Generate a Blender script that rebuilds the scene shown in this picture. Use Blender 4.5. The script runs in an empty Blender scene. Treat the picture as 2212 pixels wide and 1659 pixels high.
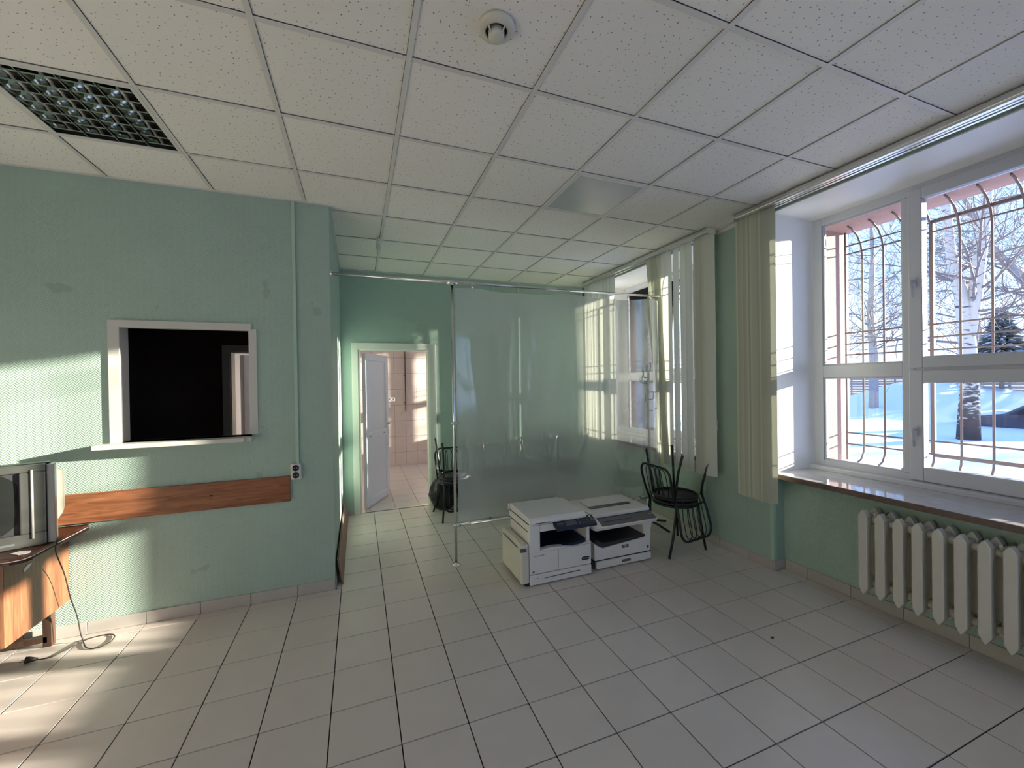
import bpy, bmesh, math, random
from math import sin, cos, pi, radians
from mathutils import Vector, Matrix
random.seed(7)
S = bpy.context.scene
COL = S.collection

# ------------------------------------------------------------------ camera, sky, sun, exposure
CAMH, CZ = 1.6389, 3.0628
YAW, PIT, ROL, FPX = .3635, -.006, -.0158, 872.05
cy, sy, cp, sp = cos(YAW), sin(YAW), cos(PIT), sin(PIT)
fwd = Vector((sy*cp, cy*cp, sp)); rgt = Vector((cy, -sy, 0)); upv = rgt.cross(fwd)
r2 = rgt*cos(ROL) + upv*sin(ROL); u2 = -rgt*sin(ROL) + upv*cos(ROL)
cam_d = bpy.data.cameras.new('camera'); cam = bpy.data.objects.new('camera', cam_d); COL.objects.link(cam)
cam_d.sensor_fit = 'HORIZONTAL'; cam_d.sensor_width = 36; cam_d.lens = FPX/2212*36
cam_d.clip_start = .05; cam_d.clip_end = 500
M = Matrix.Identity(4)
for i in range(3):
    M[i][0], M[i][1], M[i][2] = r2[i], u2[i], -fwd[i]
M[2][3] = CAMH
cam.matrix_world = M
S.camera = cam

def pix(X, Y, Z):                     # pixel of a point, only used to choose which tiles are in view
    v = Vector((X, Y, Z-CAMH)); d = v.dot(fwd)
    if d < .05: return (-9999, -9999)
    return (1106+FPX*v.dot(r2)/d, 829.5-FPX*v.dot(u2)/d)

world = bpy.data.worlds.new('world'); S.world = world; world.use_nodes = True
wn, wl = world.node_tree.nodes, world.node_tree.links
wn.clear()
wo = wn.new('ShaderNodeOutputWorld'); bg = wn.new('ShaderNodeBackground')
tc = wn.new('ShaderNodeTexCoord'); sx = wn.new('ShaderNodeSeparateXYZ'); rp = wn.new('ShaderNodeValToRGB')
wl.new(tc.outputs['Generated'], sx.inputs[0]); wl.new(sx.outputs['Z'], rp.inputs['Fac'])
e = rp.color_ramp.elements
e[0].position = 0; e[0].color = (.60, .75, 1.0, 1)
e[1].position = .55; e[1].color = (.22, .42, 1.0, 1)
x = e.new(.18); x.color = (.34, .55, 1.0, 1)
wl.new(rp.outputs['Color'], bg.inputs['Color']); wl.new(bg.outputs[0], wo.inputs[0])
bg.inputs['Strength'].default_value = .50

sun_d = bpy.data.lights.new('sun', 'SUN'); sun = bpy.data.objects.new('sun', sun_d); COL.objects.link(sun)
sun_d.energy = 4.9; sun_d.color = (1.0, .90, .77); sun_d.angle = radians(.8)
sun.rotation_euler = Vector((-1, .268, -.187)).to_track_quat('-Z', 'Y').to_euler()

S.view_settings.view_transform = 'Standard'; S.view_settings.look = 'None'
S.view_settings.gamma = 1; S.view_settings.use_curve_mapping = False
S.view_settings.exposure = 2.55
S.render.film_transparent = False
try:
    S.cycles.max_bounces = 14; S.cycles.diffuse_bounces = 7; S.cycles.transparent_max_bounces = 24
    S.cycles.use_denoising = True; S.cycles.sample_clamp_indirect = 4
    S.cycles.caustics_reflective = False; S.cycles.caustics_refractive = False
except Exception: pass

# ------------------------------------------------------------------ materials
def new_mat(name):
    m = bpy.data.materials.new(name); m.use_nodes = True
    nt = m.node_tree; b = nt.nodes['Principled BSDF']
    return m, nt, b
def srgb(r, g, b):
    f = lambda c: (c/255/12.92 if c/255 <= .04045 else ((c/255+.055)/1.055)**2.4)
    return (f(r), f(g), f(b), 1)
def mat(name, c, rough=.5, metal=0, var=.06, scale=6, bump=0, bscale=60, spec=.5, trans=0, coat=0):
    """principled with a little noise in value and optional fine bump"""
    m, nt, b = new_mat(name); N, L = nt.nodes, nt.links
    b.inputs['Roughness'].default_value = rough; b.inputs['Metallic'].default_value = metal
    b.inputs['Specular IOR Level'].default_value = spec
    b.inputs['Coat Weight'].default_value = coat
    t = N.new('ShaderNodeTexCoord')
    if var:
        n = N.new('ShaderNodeTexNoise'); n.inputs['Scale'].default_value = scale; n.inputs['Detail'].default_value = 4
        L.new(t.outputs['Object'], n.inputs['Vector'])
        mx = N.new('ShaderNodeMix'); mx.data_type = 'RGBA'
        a = tuple(v*(1-var) for v in c[:3])+(1,); z = tuple(min(1, v*(1+var)) for v in c[:3])+(1,)
        mx.inputs[6].default_value = a; mx.inputs[7].default_value = z
        L.new(n.outputs['Fac'], mx.inputs[0]); L.new(mx.outputs[2], b.inputs['Base Color'])
    else: b.inputs['Base Color'].default_value = c
    if bump:
        n2 = N.new('ShaderNodeTexNoise'); n2.inputs['Scale'].default_value = bscale; n2.inputs['Detail'].default_value = 3
        L.new(t.outputs['Object'], n2.inputs['Vector'])
        bp = N.new('ShaderNodeBump'); bp.inputs['Strength'].default_value = bump; bp.inputs['Distance'].default_value = .01
        L.new(n2.outputs['Fac'], bp.inputs['Height']); L.new(bp.outputs[0], b.inputs['Normal'])
    return m
def mth(nt, op, a, b=None, c=None):
    n = nt.nodes.new('ShaderNodeMath'); n.operation = op
    for i, v in enumerate((a, b, c)):
        if v is None: continue
        if isinstance(v, (int, float)): n.inputs[i].default_value = v
        else: nt.links.new(v, n.inputs[i])
    return n.outputs[0]

def wallpaper(name, c):
    m, nt, b = new_mat(name); N, L = nt.nodes, nt.links
    g = N.new('ShaderNodeNewGeometry'); s = N.new('ShaderNodeSeparateXYZ'); L.new(g.outputs['Position'], s.inputs[0])
    u = mth(nt, 'ADD', s.outputs['X'], s.outputs['Y'])
    tri = mth(nt, 'PINGPONG', u, .02)
    v = mth(nt, 'ADD', s.outputs['Z'], tri)
    h = mth(nt, 'SINE', mth(nt, 'MULTIPLY', v, 2*pi/.017))
    bp = N.new('ShaderNodeBump'); bp.inputs['Strength'].default_value = .3; bp.inputs['Distance'].default_value = .0018
    L.new(h, bp.inputs['Height']); L.new(bp.outputs[0], b.inputs['Normal'])
    n = N.new('ShaderNodeTexNoise'); n.inputs['Scale'].default_value = 2.2; n.inputs['Detail'].default_value = 5
    L.new(g.outputs['Position'], n.inputs['Vector'])
    mx = N.new('ShaderNodeMix'); mx.data_type = 'RGBA'
    mx.inputs[6].default_value = tuple(q*.93 for q in c[:3])+(1,); mx.inputs[7].default_value = tuple(q*1.06 for q in c[:3])+(1,)
    L.new(n.outputs['Fac'], mx.inputs[0])
    # a few scuff marks
    n3 = N.new('ShaderNodeTexNoise'); n3.inputs['Scale'].default_value = 5.5; n3.inputs['Detail'].default_value = 2
    L.new(g.outputs['Position'], n3.inputs['Vector'])
    sc = mth(nt, 'MULTIPLY', mth(nt, 'GREATER_THAN', n3.outputs['Fac'], .735), .35)
    mx2 = N.new('ShaderNodeMix'); mx2.data_type = 'RGBA'; L.new(sc, mx2.inputs[0]); L.new(mx.outputs[2], mx2.inputs[6])
    mx2.inputs[7].default_value = tuple(q*.55 for q in c[:3])+(1,)
    L.new(mx2.outputs[2], b.inputs['Base Color'])
    b.inputs['Roughness'].default_value = .55; b.inputs['Specular IOR Level'].default_value = .35
    return m

def per_tile(name, c, rough, var=.05, noise=.06, scale=14, dots=False, bump=.0, spec=.5, coat=0):
    """tile: each object gets its own slight value, plus fine grain"""
    m, nt, b = new_mat(name); N, L = nt.nodes, nt.links
    oi = N.new('ShaderNodeObjectInfo'); g = N.new('ShaderNodeNewGeometry')
    n = N.new('ShaderNodeTexNoise'); n.inputs['Scale'].default_value = scale; n.inputs['Detail'].default_value = 6
    L.new(g.outputs['Position'], n.inputs['Vector'])
    f = mth(nt, 'ADD', mth(nt, 'MULTIPLY_ADD', oi.outputs['Random'], 2*var, 1-var-noise),
            mth(nt, 'MULTIPLY', n.outputs['Fac'], 2*noise))
    if dots:
        s = N.new('ShaderNodeVectorMath'); s.operation = 'MULTIPLY'; s.inputs[1].default_value = (1, 1, 0)
        L.new(g.outputs['Position'], s.inputs[0])
        vo = N.new('ShaderNodeTexVoronoi'); vo.voronoi_dimensions = '2D'; vo.inputs['Scale'].default_value = 27
        L.new(s.outputs[0], vo.inputs['Vector'])
        se = N.new('ShaderNodeSeparateColor'); L.new(vo.outputs['Color'], se.inputs[0])
        rad = mth(nt, 'MULTIPLY_ADD', se.outputs[0], .05, .035)
        d = mth(nt, 'LESS_THAN', vo.outputs['Distance'], rad)
        f = mth(nt, 'MULTIPLY', f, mth(nt, 'MULTIPLY_ADD', d, -.72, 1))
    vm = N.new('ShaderNodeVectorMath'); vm.operation = 'SCALE'; vm.inputs[0].default_value = c[:3]
    L.new(f, vm.inputs['Scale']); L.new(vm.outputs[0], b.inputs['Base Color'])
    b.inputs['Roughness'].default_value = rough; b.inputs['Specular IOR Level'].default_value = spec
    b.inputs['Coat Weight'].default_value = coat
    if bump:
        bp = N.new('ShaderNodeBump'); bp.inputs['Strength'].default_value = bump; bp.inputs['Distance'].default_value = .01
        n2 = N.new('ShaderNodeTexNoise'); n2.inputs['Scale'].default_value = 9; n2.inputs['Detail'].default_value = 8
        L.new(g.outputs['Position'], n2.inputs['Vector']); L.new(n2.outputs['Fac'], bp.inputs['Height']); L.new(bp.outputs[0], b.inputs['Normal'])
    return m

def wood(name, c1, c2, rough=.4, axis='X', coat=0):
    m, nt, b = new_mat(name); N, L = nt.nodes, nt.links
    t = N.new('ShaderNodeTexCoord'); mp = N.new('ShaderNodeMapping'); L.new(t.outputs['Object'], mp.inputs[0])
    mp.inputs['Scale'].default_value = {'X': (1.2, 14, 14), 'Z': (14, 14, 1.2), 'Y': (14, 1.2, 14)}[axis]
    n = N.new('ShaderNodeTexNoise'); n.inputs['Scale'].default_value = 3; n.inputs['Detail'].default_value = 8; n.inputs['Distortion'].default_value = 1.2
    L.new(mp.outputs[0], n.inputs['Vector'])
    r = N.new('ShaderNodeValToRGB'); r.color_ramp.elements[0].position = .35; r.color_ramp.elements[1].position = .68
    r.color_ramp.elements[0].color = c1; r.color_ramp.elements[1].color = c2
    L.new(n.outputs['Fac'], r.inputs[0]); L.new(r.outputs[0], b.inputs['Base Color'])
    b.inputs['Roughness'].default_value = rough; b.inputs['Coat Weight'].default_value = coat
    return m

def glass_mat(name, tint=(.97, .985, .98)):
    m, nt, b = new_mat(name); N, L = nt.nodes, nt.links
    N.remove(b); o = N['Material Output']
    tr = N.new('ShaderNodeBsdfTransparent'); tr.inputs[0].default_value = tint+(1,)
    gl = N.new('ShaderNodeBsdfGlossy'); gl.inputs['Roughness'].default_value = .02
    fr = N.new('ShaderNodeFresnel'); fr.inputs['IOR'].default_value = 1.35
    mx = N.new('ShaderNodeMixShader'); L.new(fr.outputs[0], mx.inputs[0]); L.new(tr.outputs[0], mx.inputs[1]); L.new(gl.outputs[0], mx.inputs[2])
    L.new(mx.outputs[0], o.inputs[0]); return m

def film_mat(name):
    m, nt, b = new_mat(name); N, L = nt.nodes, nt.links
    N.remove(b); o = N['Material Output']
    t = N.new('ShaderNodeTexCoord')
    tr = N.new('ShaderNodeBsdfTransparent'); tr.inputs[0].default_value = (.97, .98, .99, 1)
    rf = N.new('ShaderNodeBsdfRefraction'); rf.inputs['IOR'].default_value = 1.12; rf.inputs['Roughness'].default_value = .25
    rf.inputs[0].default_value = (.95, .96, .97, 1)
    tl = N.new('ShaderNodeBsdfTranslucent'); tl.inputs[0].default_value = (.88, .90, .92, 1)
    df = N.new('ShaderNodeBsdfDiffuse'); df.inputs[0].default_value = (.84, .86, .88, 1)
    gl = N.new('ShaderNodeBsdfGlossy'); gl.inputs['Roughness'].default_value = .10
    mp = N.new('ShaderNodeMapping'); mp.inputs['Scale'].default_value = (1.6, 1, .45); L.new(t.outputs['Object'], mp.inputs[0])
    n = N.new('ShaderNodeTexNoise'); n.inputs['Scale'].default_value = 2.6; n.inputs['Detail'].default_value = 2.5; n.inputs['Distortion'].default_value = .2
    L.new(mp.outputs[0], n.inputs['Vector'])
    bp = N.new('ShaderNodeBump'); bp.inputs['Strength'].default_value = .22; bp.inputs['Distance'].default_value = .05
    L.new(n.outputs['Fac'], bp.inputs['Height']); L.new(bp.outputs[0], gl.inputs['Normal'])
    a = N.new('ShaderNodeMixShader'); a.inputs[0].default_value = .30; L.new(tr.outputs[0], a.inputs[1]); L.new(rf.outputs[0], a.inputs[2])
    d = N.new('ShaderNodeMixShader'); d.inputs[0].default_value = .45; L.new(tl.outputs[0], d.inputs[1]); L.new(df.outputs[0], d.inputs[2])
    # dirtier and scratched towards the hem: noise scratches
    n2 = N.new('ShaderNodeTexNoise'); n2.inputs['Scale'].default_value = 26; n2.inputs['Detail'].default_value = 8
    L.new(t.outputs['Object'], n2.inputs['Vector'])
    hz = mth(nt, 'MULTIPLY_ADD', n2.outputs['Fac'], .02, .325)
    h = N.new('ShaderNodeMixShader'); L.new(hz, h.inputs[0]); L.new(a.outputs[0], h.inputs[1]); L.new(d.outputs[0], h.inputs[2])
    fr = N.new('ShaderNodeFresnel'); fr.inputs['IOR'].default_value = 1.5
    ff = mth(nt, 'MULTIPLY_ADD', fr.outputs[0], .9, .05)
    z = N.new('ShaderNodeMixShader'); L.new(ff, z.inputs[0]); L.new(h.outputs[0], z.inputs[1]); L.new(gl.outputs[0], z.inputs[2])
    L.new(z.outputs[0], o.inputs[0]); return m

def fabric(name, c, t=.35):
    m, nt, b = new_mat(name); N, L = nt.nodes, nt.links
    N.remove(b); o = N['Material Output']
    tcn = N.new('ShaderNodeTexCoord'); n = N.new('ShaderNodeTexNoise'); n.inputs['Scale'].default_value = 90; L.new(tcn.outputs['Object'], n.inputs['Vector'])
    mx = N.new('ShaderNodeMix'); mx.data_type = 'RGBA'; mx.inputs[6].default_value = tuple(v*.9 for v in c[:3])+(1,); mx.inputs[7].default_value = c
    L.new(n.outputs['Fac'], mx.inputs[0])
    oi = N.new('ShaderNodeObjectInfo'); vm = N.new('ShaderNodeVectorMath'); vm.operation = 'SCALE'
    L.new(mx.outputs[2], vm.inputs[0]); L.new(mth(nt, 'MULTIPLY_ADD', oi.outputs['Random'], .26, .74), vm.inputs['Scale'])
    d = N.new('ShaderNodeBsdfDiffuse'); l = N.new('ShaderNodeBsdfTranslucent')
    L.new(vm.outputs[0], d.inputs[0]); L.new(vm.outputs[0], l.inputs[0])
    a = N.new('ShaderNodeMixShader'); a.inputs[0].default_value = t; L.new(d.outputs[0], a.inputs[1]); L.new(l.outputs[0], a.inputs[2])
    L.new(a.outputs[0], o.inputs[0]); return m

def bark_mat(name, white, dark):
    m, nt, b = new_mat(name); N, L = nt.nodes, nt.links
    t = N.new('ShaderNodeTexCoord'); mp = N.new('ShaderNodeMapping'); mp.inputs['Scale'].default_value = (5, 5, 14); L.new(t.outputs['Object'], mp.inputs[0])
    n = N.new('ShaderNodeTexNoise'); n.inputs['Scale'].default_value = 1.0; n.inputs['Detail'].default_value = 5; L.new(mp.outputs[0], n.inputs['Vector'])
    s = N.new('ShaderNodeSeparateXYZ'); L.new(t.outputs['Object'], s.inputs[0])
    low = mth(nt, 'MULTIPLY_ADD', s.outputs['Z'], -.13, .30)          # rough dark bark near the foot of an old birch
    low = mth(nt, 'MAXIMUM', low, -.02)
    f = mth(nt, 'ADD', n.outputs['Fac'], low)
    r = N.new('ShaderNodeValToRGB'); r.color_ramp.elements[0].position = .56; r.color_ramp.elements[1].position = .66
    r.color_ramp.elements[0].color = white; r.color_ramp.elements[1].color = dark
    L.new(f, r.inputs[0]); L.new(r.outputs[0], b.inputs['Base Color']); b.inputs['Roughness'].default_value = .8
    return m

MT = {}
MT['green'] = wallpaper('green_wallpaper', (.38, .51, .435, 1))
MT['ceil'] = per_tile('ceiling_panel', (.87, .85, .80), .9, var=.03, noise=.02, scale=3, dots=True, spec=.2)
MT['grid'] = mat('grid_paint', (.70, .69, .66, 1), .5, var=.04)
MT['gap'] = mat('dark_gap', (.03, .03, .03, 1), .9, var=0)
MT['floor'] = per_tile('floor_tile', (.66, .595, .54), .34, var=.03, noise=.05, scale=7, bump=.03)
MT['grout'] = mat('grout', (.022, .020, .018, 1), .9)
MT['basetile'] = per_tile('skirting_tile', (.46, .44, .40), .4, var=.04, noise=.06)
MT['white'] = mat('white_paint', (.88, .88, .90, 1), .45, var=.03)
MT['pvc'] = mat('white_plastic', (.84, .85, .90, 1), .28, var=.02)
MT['hatch'] = mat('hatch_paint', (.60, .60, .56, 1), .45, var=.04)
MT['frame'] = mat('window_plastic', (.54, .56, .62, 1), .28, var=.02)
MT['tvback'] = mat('tv_rear_plastic', (.20, .19, .15, 1), .5)
MT['pink'] = mat('pink_render', (.38, .24, .205, 1), .85, var=.1, bump=.3)
MT['glass'] = glass_mat('window_glass')
MT['dark'] = mat('unlit_room_tone', (.10, .062, .045, 1), .8)  # lack of light in the hatch room, put into the colour
MT['trim'] = mat('cream_paint', (.72, .74, .66, 1), .4, var=.05, scale=9)
MT['wallwhite'] = mat('rear_paint', (.52, .52, .51, 1), .7)
MT['kitwall'] = per_tile('glazed_wall_tile', (.88, .77, .69), .25, var=.02, noise=.09, scale=9)
MT['chrome'] = mat('chrome', (.75, .75, .76, 1), .16, metal=1, var=.04)
MT['steel'] = mat('brushed_aluminium', (.72, .72, .70, 1), .3, metal=1, var=.06)
MT['film'] = film_mat('plastic_film')
MT['slat'] = fabric('blind_fabric', (.68, .71, .56, 1), .07)  # darker copy of the blind fabric, shade of the stacked slats in its colour
MT['slatlit'] = fabric('backlit_blind_fabric', (.87, .89, .76, 1), .24)  # same fabric made paler and more translucent, backlight put into the colour
MT['black'] = mat('black_metal', (.012, .012, .013, 1), .32, var=.1)
MT['seat'] = mat('black_vinyl', (.02, .02, .021, 1), .5, bump=.2, bscale=90)
MT['bag'] = mat('black_polythene', (.012, .012, .013, 1), .25, bump=.9, bscale=14)
MT['office'] = mat('office_white', (.84, .83, .78, 1), .42, var=.03)
MT['officeyel'] = mat('office_cream', (.70, .68, .57, 1), .45, var=.05)
MT['navy'] = mat('navy_plastic', (.012, .018, .05, 1), .3, var=.1)
MT['charcoal'] = mat('charcoal_plastic', (.035, .035, .038, 1), .4, var=.1)
MT['greyp'] = mat('grey_plastic', (.11, .115, .125, 1), .4, var=.08)
MT['silver'] = mat('silver_plastic', (.46, .46, .43, 1), .35, metal=.35, var=.05)
MT['tvdark'] = mat('tv_bezel', (.055, .058, .052, 1), .4, var=.05)
MT['screen'] = mat('crt_glass', (.012, .014, .013, 1), .08, var=0, coat=.6)
MT['wood'] = wood('laminate_wood', srgb(120, 74, 48), srgb(165, 108, 74), .38)
MT['cabwood'] = wood('cabinet_wood', srgb(104, 66, 44), srgb(136, 92, 64), .4, 'Z')
MT['darkwood'] = wood('dark_worktop', srgb(48, 26, 20), srgb(72, 40, 30), .3)
MT['legwood'] = wood('leg_wood', srgb(52, 36, 26), srgb(80, 56, 40), .5, 'Z')
MT['chip'] = mat('chipboard', srgb(150, 122, 104), .7, var=.12, scale=60, bump=.2)
MT['cable'] = mat('cable_rubber', (.02, .017, .014, 1), .5)
MT['rad'] = mat('radiator_paint', (.62, .60, .52, 1), .45, var=.05, scale=20, bump=.25, bscale=25)
MT['mirror'] = mat('louvre_mirror', (.62, .64, .60, 1), .10, metal=1, var=0)
MT['tube'] = mat('fluorescent_tube', (.75, .75, .72, 1), .3, var=0)
MT['prism'] = mat('prismatic_diffuser', (.50, .52, .54, 1), .22, var=.15, scale=3, bump=.1, bscale=120)
MT['stone'] = mat('polished_stone_top', (.52, .50, .50, 1), .08, var=.25, scale=14, coat=.5)
MT['stonedge'] = mat('rough_stone_edge', (.16, .11, .09, 1), .7, var=.4, scale=25, bump=.6)
MT['iron'] = mat('brown_iron', (.13, .095, .09, 1), .6, var=.1)
MT['snow'] = mat('snow', (.64, .69, .78, 1), .7, var=.03, scale=.4, bump=.35, bscale=1.2)
MT['birch'] = bark_mat('birch_bark', (.62, .54, .43, 1), (.07, .055, .045, 1))
MT['twig'] = mat('twig_bark', (.22, .17, .14, 1), .8, var=.2)
MT['bark'] = mat('grey_bark', (.34, .30, .27, 1), .85, var=.3, bump=.5)
MT['needle'] = mat('spruce_needles', (.13, .13, .10, 1), .8, var=.4, scale=9)
MT['fence'] = wood('weathered_fence', (.22, .19, .16, 1), (.36, .31, .27, 1), .8, 'Y')
MT['carpaint'] = mat('dark_car_paint', (.03, .035, .045, 1), .25, var=.05, coat=.5)
MT['carglass'] = mat('dark_car_glass', (.02, .022, .026, 1), .1, var=0)
MT['rubber'] = mat('rubber', (.02, .02, .02, 1), .8)
MT['socketw'] = mat('socket_plastic', (.70, .70, .66, 1), .35, var=.02)
MT['holes'] = mat('socket_holes', (.02, .018, .016, 1), .6, var=0)
MT['cream'] = mat('detector_plastic', (.66, .64, .55, 1), .4, var=.03)
MT['text'] = mat('print_grey', (.16, .16, .17, 1), .5, var=0)
MT['textw'] = mat('print_white', (.75, .75, .78, 1), .5, var=0)
MT['paper'] = mat('paper', (.78, .78, .76, 1), .6, var=.02)
MT['leafm'] = mat('dead_leaf', (.05, .035, .022, 1), .7)
MT['sticker'] = mat('sticker', (.10, .16, .16, 1), .5)
MT['greenstrip'] = mat('green_plastic_trunking', (.42, .60, .49, 1), .35, var=.03)
MT['ribbon'] = mat('cord_brown', (.12, .07, .045, 1), .6)

# ------------------------------------------------------------------ mesh helpers
class MB:
    def __init__(s): s.v = []; s.f = []; s.sm = []
    def add(s, vs, fs, smooth=False):
        o = len(s.v); s.v += [tuple(p) for p in vs]
        for f in fs: s.f.append([o+i for i in f]); s.sm.append(smooth)
        return s
    def box(s, x0, x1, y0, y1, z0, z1):
        v = [(x, y, z) for x in (x0, x1) for y in (y0, y1) for z in (z0, z1)]
        return s.add(v, [(0, 1, 3, 2), (4, 6, 7, 5), (0, 4, 5, 1), (2, 3, 7, 6), (0, 2, 6, 4), (1, 5, 7, 3)])
    def prism(s, poly, axis, a, b):
        """poly: list of 2-D points in the two remaining axes (in x,y,z order)"""
        def P(p, t):
            q = list(p); q.insert('xyz'.index(axis), t); return q
        n = len(poly); v = [P(p, a) for p in poly]+[P(p, b) for p in poly]
        f = [tuple(range(n)), tuple(range(2*n-1, n-1, -1))]+[(i, (i+1) % n, n+(i+1) % n, n+i) for i in range(n)]
        return s.add(v, f)
    def tube(s, pts, r, seg=8, closed=False, cap=True):
        pts = [Vector(p) for p in pts]; n = len(pts)
        rr = r if isinstance(r, (list, tuple)) else [r]*n
        rings = []; prev = None
        for i in range(n):
            if closed: d = pts[(i+1) % n]-pts[i-1]
            elif i == 0: d = pts[1]-pts[0]
            elif i == n-1: d = pts[-1]-pts[-2]
            else: d = (pts[i+1]-pts[i]).normalized()+(pts[i]-pts[i-1]).normalized()
            if d.length < 1e-9: d = Vector((0, 0, 1))
            d.normalize()
            if prev is None:
                a = Vector((0, 0, 1)) if abs(d.z) < .9 else Vector((1, 0, 0))
                u = d.cross(a).normalized()
            else:
                u = (prev-d*prev.dot(d))
                u = u.normalized() if u.length > 1e-6 else d.orthogonal().normalized()
            prev = u; w = d.cross(u)
            rings.append([pts[i]+(u*cos(2*pi*k/seg)+w*sin(2*pi*k/seg))*rr[i] for k in range(seg)])
        v = [p for ring in rings for p in ring]; f = []
        m = n if closed else n-1
        for i in range(m):
            j = (i+1) % n
            for k in range(seg):
                f.append((i*seg+k, i*seg+(k+1) % seg, j*seg+(k+1) % seg, j*seg+k))
        s.add(v, f, True)
        if cap and not closed:
            o = len(s.v)-len(v)
            s.f.append([o+k for k in range(seg)][::-1]); s.sm.append(False)
            s.f.append([o+(n-1)*seg+k for k in range(seg)]); s.sm.append(False)
        return s
    def lathe(s, prof, seg=24, c=(0, 0, 0), axis='z', smooth=True):
        n = len(prof); v = []
        for k in range(seg):
            a = 2*pi*k/seg
            for r, h in prof:
                p = (r*cos(a), r*sin(a), h)
                if axis == 'y': p = (p[0], p[2], p[1])
                if axis == 'x': p = (p[2], p[0], p[1])
                v.append((p[0]+c[0], p[1]+c[1], p[2]+c[2]))
        f = []
        for k in range(seg):
            j = (k+1) % seg
            for i in range(n-1): f.append((k*n+i, j*n+i, j*n+i+1, k*n+i+1))
        return s.add(v, f, smooth)
    def build(s, name, m, parent=None, loc=None, bevel=0, bseg=2, smooth=None, auto=False):
        me = bpy.data.meshes.new(name); me.from_pydata(s.v, [], s.f); me.update()
        bm = bmesh.new(); bm.from_mesh(me)
        bmesh.ops.recalc_face_normals(bm, faces=bm.faces)
        bm.to_mesh(me); bm.free()
        me.polygons.foreach_set('use_smooth', [bool(q) for q in (s.sm if smooth is None else [smooth]*len(s.f))])
        me.materials.append(MT[m])
        o = bpy.data.objects.new(name, me); COL.objects.link(o)
        if parent: o.parent = parent
        if loc: o.location = loc
        if bevel:
            md = o.modifiers.new('bevel', 'BEVEL'); md.width = bevel; md.segments = bseg; md.limit_method = 'ANGLE'; md.angle_limit = radians(35)
        return o
def box(*a): return MB().box(*a)
def thing(name, label, cat, loc=(0, 0, 0), rot=(0, 0, 0), group=None):
    o = bpy.data.objects.new(name, None); COL.objects.link(o); o.empty_display_size = .1
    o.location = loc; o.rotation_euler = rot
    o['label'] = label; o['category'] = cat
    if group: o['group'] = group
    return o
def tag(o, label, cat, group=None):
    o['label'] = label; o['category'] = cat
    if group: o['group'] = group
    return o
def struct(o, label=None):
    o['kind'] = 'structure'
    if label: o['label'] = label
    return o
def sroot(name, loc=(0, 0, 0)):
    o = bpy.data.objects.new(name, None); COL.objects.link(o); o.location = loc; o['kind'] = 'structure'; o.empty_display_size = .1
    return o
def copy_tree(o, parent=None):
    c = o.copy(); COL.objects.link(c)
    if parent: c.parent = parent
    for ch in list(o.children): copy_tree(ch, c)
    return c
def shared(o, name, parent, loc, rot=(0, 0, 0), scale=(1, 1, 1)):
    c = o.copy(); c.name = name; COL.objects.link(c); c.parent = parent; c.location = loc; c.rotation_euler = rot; c.scale = scale
    return c
def text_mesh(name, body, size, m, parent, loc, rot, depth=.0006, bold=0):
    cu = bpy.data.curves.new(name, 'FONT'); cu.body = body; cu.size = size; cu.extrude = depth; cu.align_x = 'CENTER'; cu.align_y = 'CENTER'; cu.offset = bold
    tmp = bpy.data.objects.new(name, cu); COL.objects.link(tmp)
    dg = bpy.context.evaluated_depsgraph_get()
    me = bpy.data.meshes.new_from_object(tmp.evaluated_get(dg))
    bpy.data.objects.remove(tmp)
    me.materials.clear(); me.materials.append(MT[m])
    o = bpy.data.objects.new(name, me); COL.objects.link(o); o.parent = parent; o.location = loc; o.rotation_euler = rot
    return o
def arc(c, r, a0, a1, n, plane='xz', const=0):
    out = []
    for i in range(n+1):
        a = radians(a0+(a1-a0)*i/n); p, q = c[0]+r*cos(a), c[1]+r*sin(a)
        out.append({'xz': (p, const, q), 'xy': (p, q, const), 'yz': (const, p, q)}[plane])
    return out

# ------------------------------------------------------------------ structure
XW, YL, YS, YE, XS = 3.27, 3.53, -.20, 5.43, -.20      # window wall, hatch wall, end wall, side wall
XB, YB = -3.2, -2.6                                     # unseen left and rear walls
YK = 8.40                                               # tiled wall of the room behind
WIN = [2.41, 5.145, -.33, 8.28]                         # far jamb of each window (y), third is unseen, added for daylight; each is 1.99 wide
WW = 1.99
SILL, HEAD, NX = .83, 3.025, 3.40

# hall floor
flo = struct(box(XB, XW+.15, YB, YE+.02, -.12, -.006).build('floor', 'grout'))
tile_me = box(-.1535, .1535, -.1528, .1528, -.02, 0)
proto = tile_me.build('tile', 'floor', flo, bevel=.0012, bseg=1)
cells = []
for i in range(-11, 13):
    for j in range(-6, 21):
        x0, y0 = -.4678+.3127*i, 3.7581-.3112*j
        x1, y1 = x0+.3127, y0-.3112
        xm, ym = (x0+x1)/2, (y0+y1)/2
        if x1 > XW+.14 or x0 < XB-.02 or y1 < YB-.02 or y0 > YE+.08: continue
        if ym > YL and xm < XS-.05: continue
        u, v = pix(xm, ym, 0)
        vis = -160 < u < 2372 and v < 1780 and v > 0
        cells.append((0 if vis else 1, (xm**2+ym**2), xm, ym))
cells.sort()
rest = MB(); nt_ = 0
for vis, d, xm, ym in cells:
    sc = 1
    if ym+.155 > YE+.015:                      # cut row at the end wall
        continue
    if vis == 0 and nt_ < 270:
        shared(proto, 'tile', flo, (xm, ym, random.uniform(-.0005, .0005)), (random.uniform(-.0012, .0012), random.uniform(-.0012, .0012), random.uniform(-.003, .003))); nt_ += 1
    else: rest.box(xm-.1535, xm+.1535, ym-.1528, ym+.1528, -.02, 0)
bpy.data.objects.remove(proto)
if rest.f: rest.build('tile', 'floor', flo)['kind'] = 'stuff'
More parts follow.
